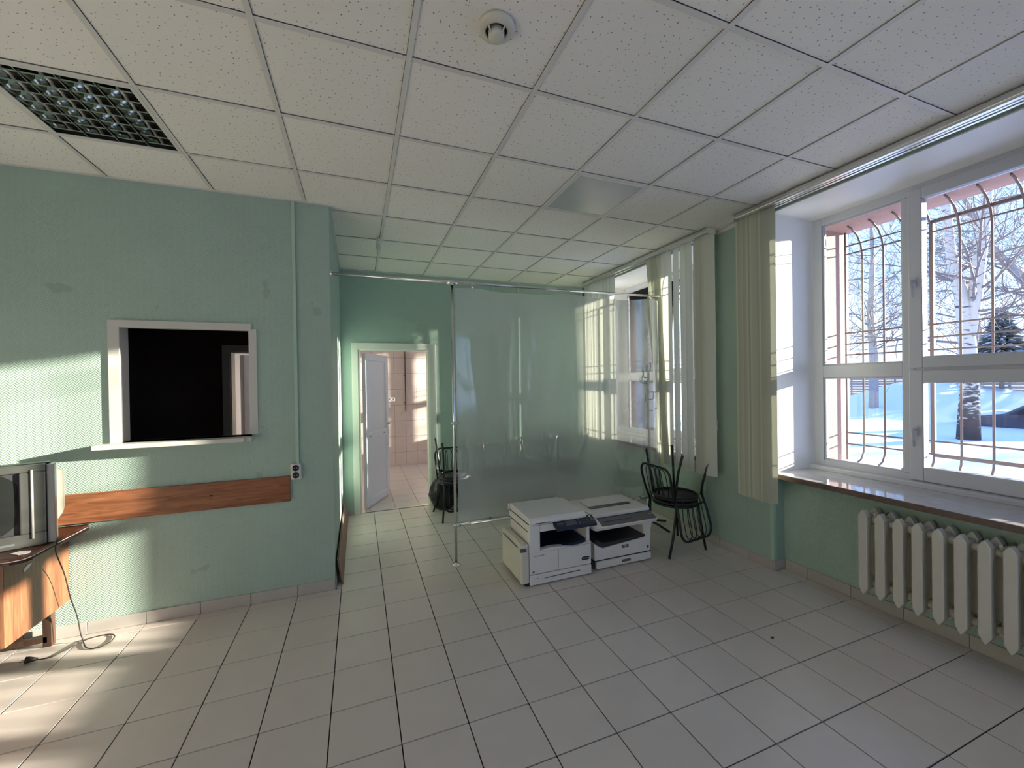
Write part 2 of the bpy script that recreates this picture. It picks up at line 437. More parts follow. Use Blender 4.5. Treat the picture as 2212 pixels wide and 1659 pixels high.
# narrow cut row before the end wall
for i in range(0, 12):
    xm = -.4678+.3127*(i+.5)
    y0 = 3.7581+.3112*5
    if XS-.1 < xm < XW: box(xm-.1543, xm+.1543, y0+.0015, YE+.018, -.02, 0).build('tile', 'floor', flo, bevel=.0012, bseg=1)

# cut tiles along the hatch wall, the side wall and in the window niches
for i in range(-10, 1):
    x0, x1 = -.4678+.3127*i+.0017, -.4678+.3127*(i+1)-.0017
    box(x0, x1, 3.4469+.0017, YL-.011, -.02, 0).build('tile', 'floor', flo, bevel=.0012, bseg=1)
for j in range(-5, 1):
    y1 = 3.7581-.3112*j-.0017; y0 = y1-.3078
    box(XS+.011, -.155-.0017, max(y0, YL), min(y1, YE), -.02, 0).build('tile', 'floor', flo, bevel=.0012, bseg=1)
for yh in WIN[:3]:
    for j in range(-6, 20):
        y1 = 3.7581-.3112*j-.0017; y0 = y1-.3078
        y0, y1 = max(y0, yh-WW+.011), min(y1, yh-.011)
        if y1-y0 > .02: box(3.2846+.0017, NX-.011, y0, y1, -.02, 0).build('tile', 'floor', flo, bevel=.0012, bseg=1)
# floor of the room behind
flk = struct(box(XB, XW+.05, YE+.02, YK+.1, -.12, -.004).build('floor', 'grout'))
pk = box(-.1543, .1543, -.1536, .1536, -.02, 0).build('tile', 'floor', flk, bevel=.0012, bseg=1)
restk = MB()
for i in range(-12, 12):
    for j in range(0, 10):
        xm, ym = .43+.3127*(i+.5), YE+.055+.3112*(j+.5)
        if not (XB+.1 < xm < XW-.1) or ym+.16 > YK: continue
        u, v = pix(xm, ym, 0)
        if 700 < u < 1000: shared(pk, 'tile', flk, (xm, ym, random.uniform(-.0005, .0005)))
        else: restk.box(xm-.1543, xm+.1543, ym-.1536, ym+.1536, -.02, 0)
for i in range(-10, 12):
    xm = .43+.3127*(i+.5)
    if XB+.1 < xm < XW-.1: restk.box(xm-.1543, xm+.1543, YE+.055+.3112*9+.0015, YK, -.02, 0)
bpy.data.objects.remove(pk); restk.build('tile', 'floor', flk)['kind'] = 'stuff'

# ceiling: slab, panels and grid of the hall
cei = struct(MB().box(XB, 4.3, YB-.2, YE+.1, CZ+.06, CZ+.26).box(XB, 4.3, YE+.1, YK+.2, CZ+.06, CZ+.26).build('ceiling', 'gap'))
cx0, cy0 = -.3685, 1.8178
def ceil_ok(k, R):
    return not ((k, R) == (-2, 1) or (k, R) == (3, 1))
pp = box(-.2868, .2868, -.2868, .2868, 0, .012).build('panel', 'ceil', cei)
for k in range(-6, 7):
    for R in range(-8, 7):
        x0, x1 = cx0+.6*k+.0145, cx0+.6*(k+1)-.0145; y0, y1 = cy0+.6*R+.0145, cy0+.6*(R+1)-.0145
        if not ceil_ok(k, R): continue
        x0c, x1c, y0c, y1c = max(x0, XB), min(x1, XW), max(y0, YB), min(y1, YE)
        if y0 > YL-.3 and x1 < XS+.2: 
            if y0 > YL or x1c < XB: continue
            y1c = min(y1c, YL)
        elif y0 < YL < y1 and x0 < XS-.1: y1c = min(y1c, YL) if x1 < XS else y1c
        elif y0 > YL and x0 < XS: x0c = max(x0c, XS)
        if x1c-x0c < .02 or y1c-y0c < .02: continue
        if abs(x1c-x0c-.571) < .001 and abs(y1c-y0c-.571) < .001:
            shared(pp, 'panel', cei, ((x0+x1)/2, (y0+y1)/2, CZ+.004+random.uniform(0, .0015)), (random.uniform(-.002, .002), random.uniform(-.002, .002), 0))
        else: box(x0c, x1c, y0c, y1c, CZ+.005, CZ+.016).build('panel', 'ceil', cei)
bpy.data.objects.remove(pp)
for k in range(-5, 7):
    xx = cx0+.6*k
    yend = YE if xx > XS else YL
    if XB < xx < XW-.02:
        MB().box(xx-.012, xx+.012, YB, yend, CZ-.0015, CZ+.001).box(xx-.001, xx+.001, YB, yend, CZ, CZ+.035).build('main_rail', 'grid', cei)
for R in range(-7, 7):
    yy = cy0+.6*R
    if not YB < yy < YE: continue
    for k in range(-6, 7):
        a, b = max(cx0+.6*k+.0125, XB), min(cx0+.6*(k+1)-.0125, XW)
        if yy > YL: a = max(a, XS)
        if b-a > .03: MB().box(a, b, yy-.012, yy+.012, CZ-.0012, CZ+.001).box(a, b, yy-.001, yy+.001, CZ, CZ+.03).build('cross_rail', 'grid', cei)
# wall angle
def angle(x0, x1, y0, y1): box(x0, x1, y0, y1, CZ-.002, CZ+.012).build('edge_rail', 'grid', cei)
angle(XB, XS, YL-.02, YL); angle(XS, XS+.02, YL, YE); angle(XS, XW, YE-.02, YE); angle(XW-.02, XW, YB, YE)

# hatch wall, side wall, end wall
HX0, HX1, HZ0, HZ1 = -1.535, -.745, 1.262, 2.068
WT = 3.66
struct(MB().box(XB, HX0, YL, WT, -.1, CZ+.06).box(HX1, XS, YL, WT, -.1, CZ+.06).box(HX0, HX1, YL, WT, -.1, HZ0).box(HX0, HX1, YL, WT, HZ1, CZ+.06).build('wall_left', 'green'))
struct(box(XS-.12, XS, WT, YE, -.1, CZ+.06).build('wall_side', 'green'))
DX0, DX1, DZ = -.005, .885, 2.085
KX0, KX1, KZ = -1.36, -.62, 2.03
struct(MB().box(XS-.12, DX0, YE, YE+.14, -.1, CZ+.06).box(DX1, XW+.05, YE, YE+.14, -.1, CZ+.06).box(DX0, DX1, YE, YE+.14, DZ, CZ+.06).build('wall_back', 'green'))
# room behind the hatch, its darkness painted into the wall colour
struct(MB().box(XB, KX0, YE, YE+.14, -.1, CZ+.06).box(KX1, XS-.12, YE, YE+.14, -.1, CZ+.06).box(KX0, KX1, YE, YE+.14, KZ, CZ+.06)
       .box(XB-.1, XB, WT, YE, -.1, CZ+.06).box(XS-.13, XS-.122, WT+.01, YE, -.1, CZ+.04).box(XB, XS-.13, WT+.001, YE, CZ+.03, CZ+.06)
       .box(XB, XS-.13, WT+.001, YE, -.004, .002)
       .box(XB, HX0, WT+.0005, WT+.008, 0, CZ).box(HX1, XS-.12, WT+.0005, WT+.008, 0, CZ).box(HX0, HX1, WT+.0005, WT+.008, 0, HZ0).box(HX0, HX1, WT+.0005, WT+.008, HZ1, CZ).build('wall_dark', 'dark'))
# unseen left and rear walls of the hall
LWN = []
lwm = MB().box(XB-.22, XB, YB, WT, -.1, SILL).box(XB-.22, XB, YB, WT, HEAD, CZ+.06)
ys_ = [WT]+[q for a in LWN for q in (a, a-WW)]+[YB]
for q in range(0, len(ys_), 2): lwm.box(XB-.22, XB, ys_[q+1], ys_[q], SILL, HEAD)
struct(lwm.build('wall_far', 'wallwhite'))
RW = [2.9]  # unseen rear window, added to let in more daylight
rw = MB().box(XB-.15, XW+.05, YB-.22, YB, -.1, SILL).box(XB-.15, XW+.05, YB-.22, YB, HEAD, CZ+.06)
xs_ = [XW+.05]+[q for a in RW for q in (a, a-WW)]+[XB-.15]
for q in range(0, len(xs_), 2): rw.box(xs_[q+1], xs_[q], YB-.22, YB, SILL, HEAD)
struct(rw.build('wall_rear', 'wallwhite'))

# window wall
NX = 3.40
g = MB(); o_ = MB(); edges = [YB-.15]
for yh in sorted(WIN): edges += [yh-WW, yh]
edges.append(YK+.15)
for i in range(0, len(edges), 2):
    a, b = edges[i], edges[i+1]
    if b < YE+1: g.box(XW, NX, a, min(b, YE+.0), -.1, CZ+.06)
    o_.box(NX, 4.3, a, b, -1.2, 3.8)
for yh in WIN:
    a, b = yh-WW, yh
    if yh < YE+.5:
        g.box(XW, NX, a, b, HEAD, CZ+.06); g.box(NX, NX+.06, a, b, -.1, SILL-.05)
    o_.box(NX+.06, 4.3, a, b, -1.2, SILL-.05); o_.box(NX, 4.3, a, b, HEAD, 3.8)
    # outer head lower than the frame top and outer ledge
    o_.box(3.87, 4.3, a, b, 2.965, HEAD)
struct(g.build('wall_right', 'green'))
struct(o_.build('wall_outside', 'pink'))
kw = MB()
kw.box(XW-.02, NX, YE, WIN[3]-WW, -.1, 3.12).box(XW-.02, NX, WIN[3], YK+.1, -.1, 3.12).box(XW-.02, NX, WIN[3]-WW, WIN[3], -.1, SILL-.04).box(XW-.02, NX, WIN[3]-WW, WIN[3], HEAD, 3.12)
kw.box(XB, XW, YE+.14, YE+.15, DZ+.02, 3.12).box(-1.75, -1.65, YE+.15, YK, -.1, 3.12)  # left partition is added out of view to keep this room brighter
kw.box(XB, KX0-.02, YE+.14, YE+.15, 0, 3.12).box(KX1+.02, DX0-.1, YE+.14, YE+.15, 0, 3.12).box(DX1+.1, XW, YE+.14, YE+.15, 0, 3.12)
struct(kw.build('wall_beyond', 'white'))
wk = struct(box(XB, 4.3, YK+.009, YK+.15, -.1, 3.12).build('wall_tiled', 'grout'))
pt = box(-.1075, .1075, 0, .009, -.1565, .1565).build('tile', 'kitwall', wk, bevel=.001, bseg=1)
struct(box(XB, XW, YE+.14, YK+.009, 3.0, 3.02).build('ceiling', 'white'))
restk = MB()
for i in range(-16, 14):
    for j in range(0, 10):
        xm, zm = .452+.2175*(i+.5), .253+.3165*(j-1+.5)
        if not XB+.1 < xm < XW-.05: continue
        zc = zm
        if j == 0:
            restk.box(xm-.1075, xm+.1075, YK, YK+.009, 0, .2515); continue
        if -3 <= i <= 6 and j < 8: shared(pt, 'tile', wk, (xm, YK, zc))
        else: restk.box(xm-.1075, xm+.1075, YK, YK+.009, zm-.1565, zm+.1565)
for i in range(-3, 7):
    pass
bpy.data.objects.remove(pt); restk.build('tile', 'kitwall', wk)['kind'] = 'stuff'

# reveals (white plaster linings) and sill trims
def reveal(yh, n):
    a, b = yh-WW, yh
    m = MB().box(XW-.001, 3.80, b-.006, b+.002, SILL-.03, HEAD+.002).box(XW-.001, 3.80, a-.002, a+.006, SILL-.03, HEAD+.002).box(XW-.001, 3.80, a, b, HEAD-.006, HEAD+.002)
    struct(m.build('trim_%d' % n, 'white'))
for n, yh in enumerate(WIN): reveal(yh, n+1)

# window sills: polished stone, one per window
def stone_sill(yh, label):
    t = thing('window_sill', label, 'window sill', (XW, yh-WW/2, SILL-.04))
    h = WW/2-.004
    MB().box(-.015, .55, -h, h, 0, .04).build('slab', 'stonedge', t, bevel=.003)
    MB().box(-.013, .545, -h+.002, h-.002, .04, .0425).build('polished_top', 'stone', t)
stone_sill(WIN[0], 'polished stone window sill above the white radiator')
stone_sill(WIN[1], 'stone window sill behind the far blind and the plastic sheet')
stone_sill(WIN[3], 'stone sill of the window in the tiled room beyond')

# PVC windows
def make_window(n, yh):
    r = sroot('window_%d' % n, (3.80, yh, SILL))
    Z = lambda z: z-SILL
    f = MB()
    X0, X1 = 0, .07
    def v(d0, d1, z0, z1, xa=X0, xb=X1, mb=None): (mb or f).box(xa, xb, -d1, -d0, Z(z0), Z(z1))
    v(0, .075, .835, 3.024); v(1.915, 1.99, .835, 3.024)
    v(.075, 1.915, .835, .915); v(.075, 1.915, 2.95, 3.024)
    v(.63, .70, .915, 2.95); v(1.285, 1.355, .915, 2.95)
    v(.075, .63, 1.632, 1.735); v(1.355, 1.915, 1.632, 1.735); v(.70, 1.285, 1.66, 1.70)
    f.build('frame', 'frame', r, bevel=.006)
    for d0, d1 in ((.075, .63), (1.355, 1.915)):
        for z0, z1 in ((.915, 1.632), (1.735, 2.95)):
            MB().box(.03, .034, -d1, -d0, Z(z0), Z(z1)).build('pane', 'glass', r)
            g = MB()
            for (a0, a1, b0, b1) in ((d0, d0+.012, z0, z1), (d1-.012, d1, z0, z1), (d0, d1, z0, z0+.012), (d0, d1, z1-.012, z1)):
                g.box(.02, .03, -a1, -a0, Z(b0), Z(b1))
            g.build('glazing_bead', 'frame', r)
    for z0, z1, g0, g1 in ((.875, 1.672, .978, 1.583), (1.692, 2.985, 1.775, 2.905)):
        s = MB(); d0, d1, q0, q1 = .672, 1.312, .752, 1.232
        for a0, a1, b0, b1 in ((d0, q0, z0, z1), (q1, d1, z0, z1), (q0, q1, z0, g0), (q0, q1, g1, z1)):
            s.box(-.018, .055, -a1, -a0, Z(b0), Z(b1))
        so = s.build('sash', 'frame', r, bevel=.007)
        MB().box(.02, .024, -q1, -q0, Z(g0), Z(g1)).build('pane', 'glass', so)
        zh = 1.235 if z0 < 1 else 2.31
        h = MB().box(-.028, -.018, -.722, -.694, Z(zh)-.035, Z(zh)+.035)
        h.tube([(-.02, -.708, Z(zh)+.01), (-.055, -.708, Z(zh)+.012), (-.062, -.709, Z(zh)), (-.056, -.711, Z(zh)-.05), (-.05, -.713, Z(zh)-.11)], [.009, .010, .011, .010, .008], 8)
        h.build('handle', 'frame', so)
    MB().box(-.075, 0, -1.985, -.004, 0, .04).build('base_strip', 'frame', r, bevel=.008)
    return r
win1 = make_window(1, WIN[0])
for i in (1, 2, 3):
    w = copy_tree(win1); w.name = 'window_%d' % (i+1); w.location = (3.80, WIN[i], SILL)
for i, a in enumerate(RW):
    w = copy_tree(win1); w.name = 'window_%d' % (i+5); w.location = (a, YB-.10, SILL); w.rotation_euler = (0, 0, -pi/2)

for i, a in enumerate(LWN):
    w = copy_tree(win1); w.name = 'window_%d' % (i+5+len(RW)); w.location = (XB-.10, a-WW, SILL); w.rotation_euler = (0, 0, pi)
# skirting tiles
def skirting(name, x0, y0, x1, y1, off, dirn, h=.083):
    """a row of skirting tiles from (x0,y0) to (x1,y1); dirn is the outward normal"""
    L = math.hypot(x1-x0, y1-y0); ux, uy = (x1-x0)/L, (y1-y0)/L
    r = sroot(name, (x0, y0, 0))
    t = 0; first = True
    while t < L-.02:
        e_ = min(L, off if first else t+.312); first = False
        if e_-t > .015:
            a, b = t+.0015, e_-.0015
            xs = sorted((ux*a, ux*b, ux*a+dirn[0]*.011, ux*b+dirn[0]*.011)); ys = sorted((uy*a, uy*b, uy*a+dirn[1]*.011, uy*b+dirn[1]*.011))
            box(xs[0], xs[-1], ys[0], ys[-1], 0, h+random.uniform(-.001, .001)).build('tile', 'basetile', r, bevel=.001, bseg=1)
        t = e_
skirting('baseboard_left', -.2, YL, XB, YL, .267, (0, -1))
skirting('baseboard_side', XS, YE, XS, YL, .31, (1, 0))
skirting('baseboard_back', XS, YE, DX0-.07, YE, .3, (0, -1))
skirting('baseboard_far', DX1+.1, YE, XW, YE, .2, (0, -1))
skirting('baseboard_pier', XW, WIN[1]-WW, XW, WIN[0], .2, (-1, 0))
skirting('baseboard_return', XW-.011, WIN[0], NX, WIN[0], .2, (0, -1))
skirting('baseboard_right', NX, WIN[0]-.011, NX, WIN[0]-WW, .18, (-1, 0))
skirting('baseboard_niche', NX, WIN[1], NX, WIN[1]-WW, .18, (-1, 0))
# plastic corner beads of the window pier
struct(MB().box(XW-.003, XW+.0, WIN[0]-.0, WIN[0]+.03, .085, SILL-.05).box(XW-.003, XW+.03, WIN[0]-.003, WIN[0], .085, SILL-.05).build('trim_5', 'greenstrip'), 'pale corner bead')
struct(MB().box(XW-.003, XW+.0, WIN[1]-WW-.03, WIN[1]-WW, .085, SILL-.05).build('trim_6', 'greenstrip'), 'pale corner bead')
# paint strip between ceiling and blind tracks on the pier
struct(box(XW-.02, XW, WIN[0]+.2, WIN[1]-WW-.2, CZ-.035, CZ-.002).build('trim_7', 'grid'))

# door to the tiled room
dr = sroot('door_1', (0, YE, 0))
fm = MB()
fm.box(-.075, .0, -.014, .0, 0, 2.16).box(.885, .975, -.014, .0, 0, 2.16).box(.0, .885, -.014, .0, 2.075, 2.16)
fm.build('casing', 'trim', dr, bevel=.004)
MB().box(-.004, .022, -.0, .15, 0, 2.085).box(.868, .889, -.0, .15, 0, 2.085).box(.022, .868, -.0, .15, 2.065, 2.085).build('frame', 'trim', dr, bevel=.003)
MB().box(.022, .868, .03, .075, -.003, .004).build('threshold', 'steel', dr)
lw, lt = .72, .05
leaf = MB()
for a0, a1, b0, b1 in ((0, .075, .01, 2.045), (lw-.085, lw, .01, 2.045), (.075, lw-.085, .01, .11), (.075, lw-.085, .89, .985), (.075, lw-.085, 1.95, 2.045)):
    leaf.box(a0, a1, -lt, 0, b0, b1)
lf = leaf.build('leaf', 'pvc', dr, bevel=.005)
lf.location = (.045, .20, 0); lf.rotation_euler = (0, 0, math.atan2(.586, .295))
for z0, z1 in ((.11, .89), (.985, 1.95)):
    MB().box(.075, lw-.085, -.035, -.012, z0, z1).build('panel', 'pvc', lf)
hd = MB()
for s_ in (-1, 1):
    yy = -lt-.004 if s_ < 0 else .004
    hd.box(lw-.055, lw-.025, min(yy, yy+.004), max(yy, yy+.004), .90, 1.14)
    hd.tube([(lw-.04, yy, 1.06), (lw-.04, yy+s_*.04, 1.06), (lw-.055, yy+s_*.05, 1.06), (lw-.15, yy+s_*.05, 1.055)], .009, 8)
hd.build('handle', 'steel', lf)
MB().box(.10, .13, -lt-.002, -lt, .93, .945).box(.53, .56, -lt-.002, -lt, .93, .945).build('cover_cap', 'greyp', lf)
# door seen through the hatch
d2 = sroot('door_2', (KX0, YE, 0))
MB().box(-.075, 0, -.012, 0, 0, 2.105).box(KX1-KX0, KX1-KX0+.075, -.012, 0, 0, 2.105).box(0, KX1-KX0, -.012, 0, 2.03, 2.105).build('casing', 'trim', d2, bevel=.004)
MB().box(-.002, .012, 0, .15, 0, 2.03).box(KX1-KX0-.012, KX1-KX0+.002, 0, .15, 0, 2.03).box(.012, KX1-KX0-.012, 0, .15, 2.018, 2.032).build('frame', 'trim', d2)
l2 = MB()
for a0, a1, b0, b1 in ((0, .08, .01, 2.005), (.62, .70, .01, 2.005), (.08, .62, .01, .11), (.08, .62, .9, .99), (.08, .62, 1.91, 2.005)): l2.box(a0, a1, -.045, 0, b0, b1)
l2 = l2.build('leaf', 'pvc', d2, bevel=.004); l2.location = (.05, .19, 0); l2.rotation_euler = (0, 0, radians(63))
for z0, z1 in ((.11, .9), (.99, 1.91)): MB().box(.08, .62, -.034, -.012, z0, z1).build('panel', 'pvc', l2)

# hatch lining
hz = sroot('trim_8', (HX0, YL, HZ0))
W, Hh = HX1-HX0, HZ1-HZ0
MB().box(-.045, .018, -.012, 0, 0, Hh+.03).build('left_casing', 'hatch', hz, bevel=.003)
MB().box(-.045, W+.002, -.014, 0, Hh-.018, Hh+.035).build('top_casing', 'hatch', hz, bevel=.003)
MB().box(W-.018, W+.035, -.010, 0, .012, Hh-.005).build('right_casing', 'hatch', hz, bevel=.003)
MB().box(0, .006, 0, .135, 0, Hh).box(W-.006, W, 0, .135, 0, Hh).box(.006, W-.006, 0, .135, Hh-.006, Hh).build('lining', 'hatch', hz)
hs = MB().prism([(-.095, -.11), (W-.035, -.11), (W-.03, -.085), (W+.004, -.08), (W+.004, .0), (W, 0), (W, .13), (0, .13), (0, 0), (-.095, 0)], 'z', -.03, .0)
hs.build('sill_board', 'hatch', hz, bevel=.004)

# ------------------------------------------------------------------ fixtures on walls and ceiling
# wooden dado rail board
t = thing('wall_board', 'wood-look laminate board fixed along the green wall under the hatch', 'wall board', (-.505, YL, .745))
MB().box(-1.75, 0, -.018, 0, 0, .195).build('board', 'wood', t, bevel=.002)
MB().lathe([(0, 0), (.006, 0), (.004, .004), (0, .005)], 10, (-.505, -.018, .1), 'y').build('screw', 'holes', t)
# cable trunking and double socket
t = tag(MB().box(-.012, .012, -.014, 0, 0, CZ-1.03).build('cable_trunking', 'greenstrip', None, (-.452, YL, 1.03), bevel=.002), 'thin vertical cable trunking running down the green wall to the double socket', 'trunking')
t = thing('wall_socket', 'white double power socket at the end of the wooden wall board', 'socket', (-.462, YL, .972))
MB().box(-.037, .037, -.032, 0, -.062, .06).build('housing', 'socketw', t, bevel=.008, bseg=3)
for z in (-.028, .028):
    so = MB().lathe([(.0235, 0), (.0225, -.006), (.02, -.0065), (.0185, 0), (0, 0)], 24, (0, -.0335, z), 'y').build('outlet', 'holes', t)
    MB().lathe([(.0262, .002), (.0262, -.003), (.0235, -.003), (.0235, .002)], 24, (0, -.0335, z), 'y').build('outlet_rim', 'socketw', so)
    for x_ in (-.0095, .0095):
        MB().lathe([(0, 0), (.0045, 0), (.0045, -.004), (0, -.004)], 8, (x_, -.0345, z), 'y').build('pin_hole', 'steel', so)
# switch with key on the pier
t = thing('wall_switch', 'small white wall switch with a key hanging on the pier beside the far blind', 'switch', (XW, 2.985, 1.18))
MB().box(-.014, 0, -.026, .026, -.052, .052).build('plate', 'socketw', t, bevel=.003)
k_ = MB().tube(arc((0, -.028), .011, 0, 360, 14, 'yz', -.02)[:-1], .0018, 6, closed=True)
k_.box(-.023, -.019, -.004, .003, -.05, -.03).box(-.023, -.019, .004, .012, -.047, -.032).tube([(-.018, 0, .012), (-.019, 0, -.018)], .002, 6)
k_.build('key', 'holes', t)
# fluorescent louvre lamp (switched off)
t = thing('louvre_lamp', 'switched-off square fluorescent ceiling lamp with mirror louvres', 'ceiling lamp', (-1.2685, 2.7178, CZ))
h = .288
MB().box(-h, h, -h, h, .055, .058).box(-h-.002, -h, -h, h, -.001, .058).box(h, h+.002, -h, h, -.001, .058).box(-h, h, -h-.002, -h, -.001, .058).box(-h, h, h, h+.002, -.001, .058).build('housing', 'gap', t)
fr = MB()
for a in (-1, 1):
    fr.box(a*.2845-.0085, a*.2845+.0085, -.293, .293, -.003, .0).box(-.276, .276, a*.2845-.0085, a*.2845+.0085, -.003, 0)
fr.build('frame', 'grid', t)
for i in range(4):
    xc = -.207+.138*i
    tb = MB().tube([(xc, -.27, .032), (xc, .27, .032)], .008, 10); tb.build('tube', 'tube', t)
    rf = MB(); n = 8
    for s_ in (-1, 1):
        pts = [(xc+s_*(.066-.038*(q/n)**1.8), q/n*.05) for q in range(n+1)]
        v = []; f = []
        for q, (px_, pz_) in enumerate(pts): v += [(px_, -.274, pz_), (px_, .274, pz_)]
        for q in range(n): f.append((2*q, 2*q+1, 2*q+3, 2*q+2))
        rf.add(v, f, True)
    rf.build('reflector', 'mirror', t)
    for j in range(7):
        yc = -.234+.078*j
        MB().prism([(yc-.006, .004), (yc+.006, .004), (yc+.002, .026), (yc-.002, .026)], 'x', xc-.060, xc+.060).build('cross_blade', 'mirror', t)
for i in range(5):
    xc = -.276+.138*i
    MB().box(xc-.0025, xc+.0025, -.274, .274, -.001, .012).build('divider', 'mirror', t)
# prismatic panel lamp
t = thing('panel_lamp', 'unlit square ceiling lamp with a grey prismatic diffuser', 'ceiling lamp', (1.7315, 2.7178, CZ))
fr = MB()
for a in (-1, 1):
    fr.box(a*.278-.012, a*.278+.012, -.29, .29, -.004, .001).box(-.266, .266, a*.278-.012, a*.278+.012, -.004, .001)
fr.build('frame', 'grid', t, bevel=.002)
MB().box(-.266, .266, -.266, .266, -.001, .003).build('diffuser', 'prism', t)
MB().box(-.28, .28, -.28, .28, .02, .055).build('housing', 'grid', t)
# smoke detector
t = thing('smoke_detector', 'round cream smoke detector on the ceiling panel', 'smoke detector', (.541, 1.536, CZ+.003))
MB().lathe([(0, 0), (.073, 0), (.074, -.010), (.070, -.018), (.060, -.022), (.050, -.022), (.044, -.026), (.044, -.016), (0, -.016)], 40).build('base', 'cream', t)
MB().lathe([(0, -.018), (.0425, -.018), (.0425, -.020), (0, -.020)], 32).build('chamber', 'holes', t)
ca = MB().lathe([(0, -.050), (.029, -.050), (.032, -.046), (.032, -.020), (0, -.020)], 32)
ca.build('cap', 'cream', t)
for q in range(4):
    a = q*pi/2+.5
    MB().tube([(.03*cos(a), .03*sin(a), -.044), (.046*cos(a), .046*sin(a), -.024)], .0035, 6).build('rib', 'cream', t)
# motion sensor
t = thing('motion_sensor', 'small white motion sensor on a bracket under the ceiling near the side wall', 'sensor', (.20, 4.17, CZ))
MB().box(-.02, .02, -.015, .015, -.006, 0).tube([(0, 0, -.004), (0, -.012, -.03), (.004, -.02, -.04)], .007, 8).build('bracket', 'socketw', t)
MB().prism([(-.05, -.032), (-.03, -.045), (-.012, -.040), (-.010, -.02)], 'x', -.0, .0) if False else None
MB().box(-.018, .026, -.045, -.012, -.115, -.035).build('housing', 'socketw', t, bevel=.008, bseg=3)
MB().box(-.012, .020, -.049, -.044, -.108, -.065).build('lens', 'cream', t, bevel=.003)
# cable trunking pieces on the end wall above the rail
for q, x_ in enumerate((1.79, 2.176, 2.95)):
    tag(MB().box(-.010, .010, -.012, 0, 0, CZ-.09).build('cable_trunking', 'greenstrip', None, (x_, YE, .085)),
        ('first', 'second', 'third')[q]+' vertical cable trunking from the left on the end wall behind the plastic sheet', 'trunking')

# ------------------------------------------------------------------ partition: chrome frame and plastic sheet
YP = 3.56
t = thing('partition_frame', 'chrome tube frame of the partition standing on the tiled floor', 'partition', (.792, YP, 0))
X = lambda x: x-.792
MB().tube([(X(XS+.008), 0, 2.533), (X(3.10), 0, 2.543)], .0125, 14).build('top_rail', 'chrome', t)
MB().lathe([(0, 0), (.032, 0), (.032, .006), (.017, .014), (.0128, .016)], 20, (X(XS), 0, 2.533), 'x').build('wall_flange', 'chrome', t)
MB().tube([(0, 0, .01), (.004, 0, 2.52)], .0125, 14).build('pole', 'chrome', t)
MB().lathe([(0, 0), (.036, 0), (.036, .004), (.02, .012), (.0135, .02), (.0135, .03)], 24).build('floor_flange', 'steel', t)
MB().tube([(.012, 0, .357), (X(3.0), 0, .362)], .0115, 12).build('lower_rail', 'chrome', t)
MB().tube([(X(2.9), 0, .004), (X(2.9), 0, .36)], .0115, 12).build('short_pole', 'chrome', t)
cl = MB().tube([(-.045, 0, 2.533), (.05, 0, 2.5335)], .0175, 14)
cl.lathe([(.0175, -.03), (.0175, 0)], 14, (.004, 0, 2.533))
for a in (-.025, .03): cl.lathe([(0, -.024), (.006, -.024), (.006, 0)], 8, (a, 0, 2.533), 'y')
cl.build('tee_clamp', 'chrome', t)
def clamp(x_, z_, up):
    c = MB().tube([(X(x_)-.011, 0, z_), (X(x_)+.011, 0, z_)], .0175, 12)
    c.box(X(x_)-.009, X(x_)+.009, -.006, .010, min(z_, z_+up*.042), max(z_, z_+up*.042))
    c.lathe([(0, -.016), (.010, -.016), (.011, -.008), (.011, 0)], 12, (X(x_), 0, z_+up*.034), 'y')
    c.build('clamp', 'chrome', t, bevel=.002)
for x_, z_ in ((.982, 2.5335), (1.972, 2.538), (2.95, 2.5425)): clamp(x_, z_, -1)
for x_ in (.912, 2.0, 2.80): clamp(x_, .359, 1)
c = MB().tube([(-.006, 0, 1.262), (-.006, 0, 1.288)], .0175, 12); c.tube([(.012, -.0, 1.275), (.045, -.004, 1.275)], [.009, .012], 10); c.build('clamp', 'chrome', t)
MB().tube([(.0, 0, .340), (.0, 0, .374)], .017, 12).tube([(.012, 0, .357), (.04, 0, .357)], .016, 12).build('clamp', 'chrome', t)

sh = MB(); NXs, NZs = 70, 46
vv = []
rnd = [random.uniform(0, 6.28) for _ in range(12)]
for j in range(NZs+1):
    for i in range(NXs+1):
        u, w = i/NXs, j/NZs
        x0, x1 = .818, 3.075+.01*(1-w)
        xx = x0+(x1-x0)*u
        clip = min(abs(xx-.982), abs(xx-1.972), abs(xx-2.95))
        ztop = 2.505-.028*min(1, clip/.25)+.012*u-.006
        zz = .388-.004*u+(ztop-.388+.004*u)*w
        d = .010*sin(3.1*u*3.1+1.2*w+rnd[0])+.007*sin(9*u-5*w+rnd[1])*(1-.4*w)+.004*sin(22*u+3*w+rnd[2])*(.3+.7*(1-w))+.0035*sin(7*w+11*u+rnd[3])
        d += .016*math.exp(-((u-.22-.10*w)/.05)**2)*(.3+.7*sin(pi*w))
        d *= min(1, .25+4*min(w, 1-w))*(1-.8*max(0, (u-.7)/.3))
        vv.append((xx-.818, d, zz-.388))
ff = [(j*(NXs+1)+i, j*(NXs+1)+i+1, (j+1)*(NXs+1)+i+1, (j+1)*(NXs+1)+i) for j in range(NZs) for i in range(NXs)]
sh.add(vv, ff, True)
sheet = tag(sh.build('plastic_sheet', 'film', None, (.818, YP, .388)), 'large translucent plastic sheet stretched in the chrome partition frame', 'plastic sheet')

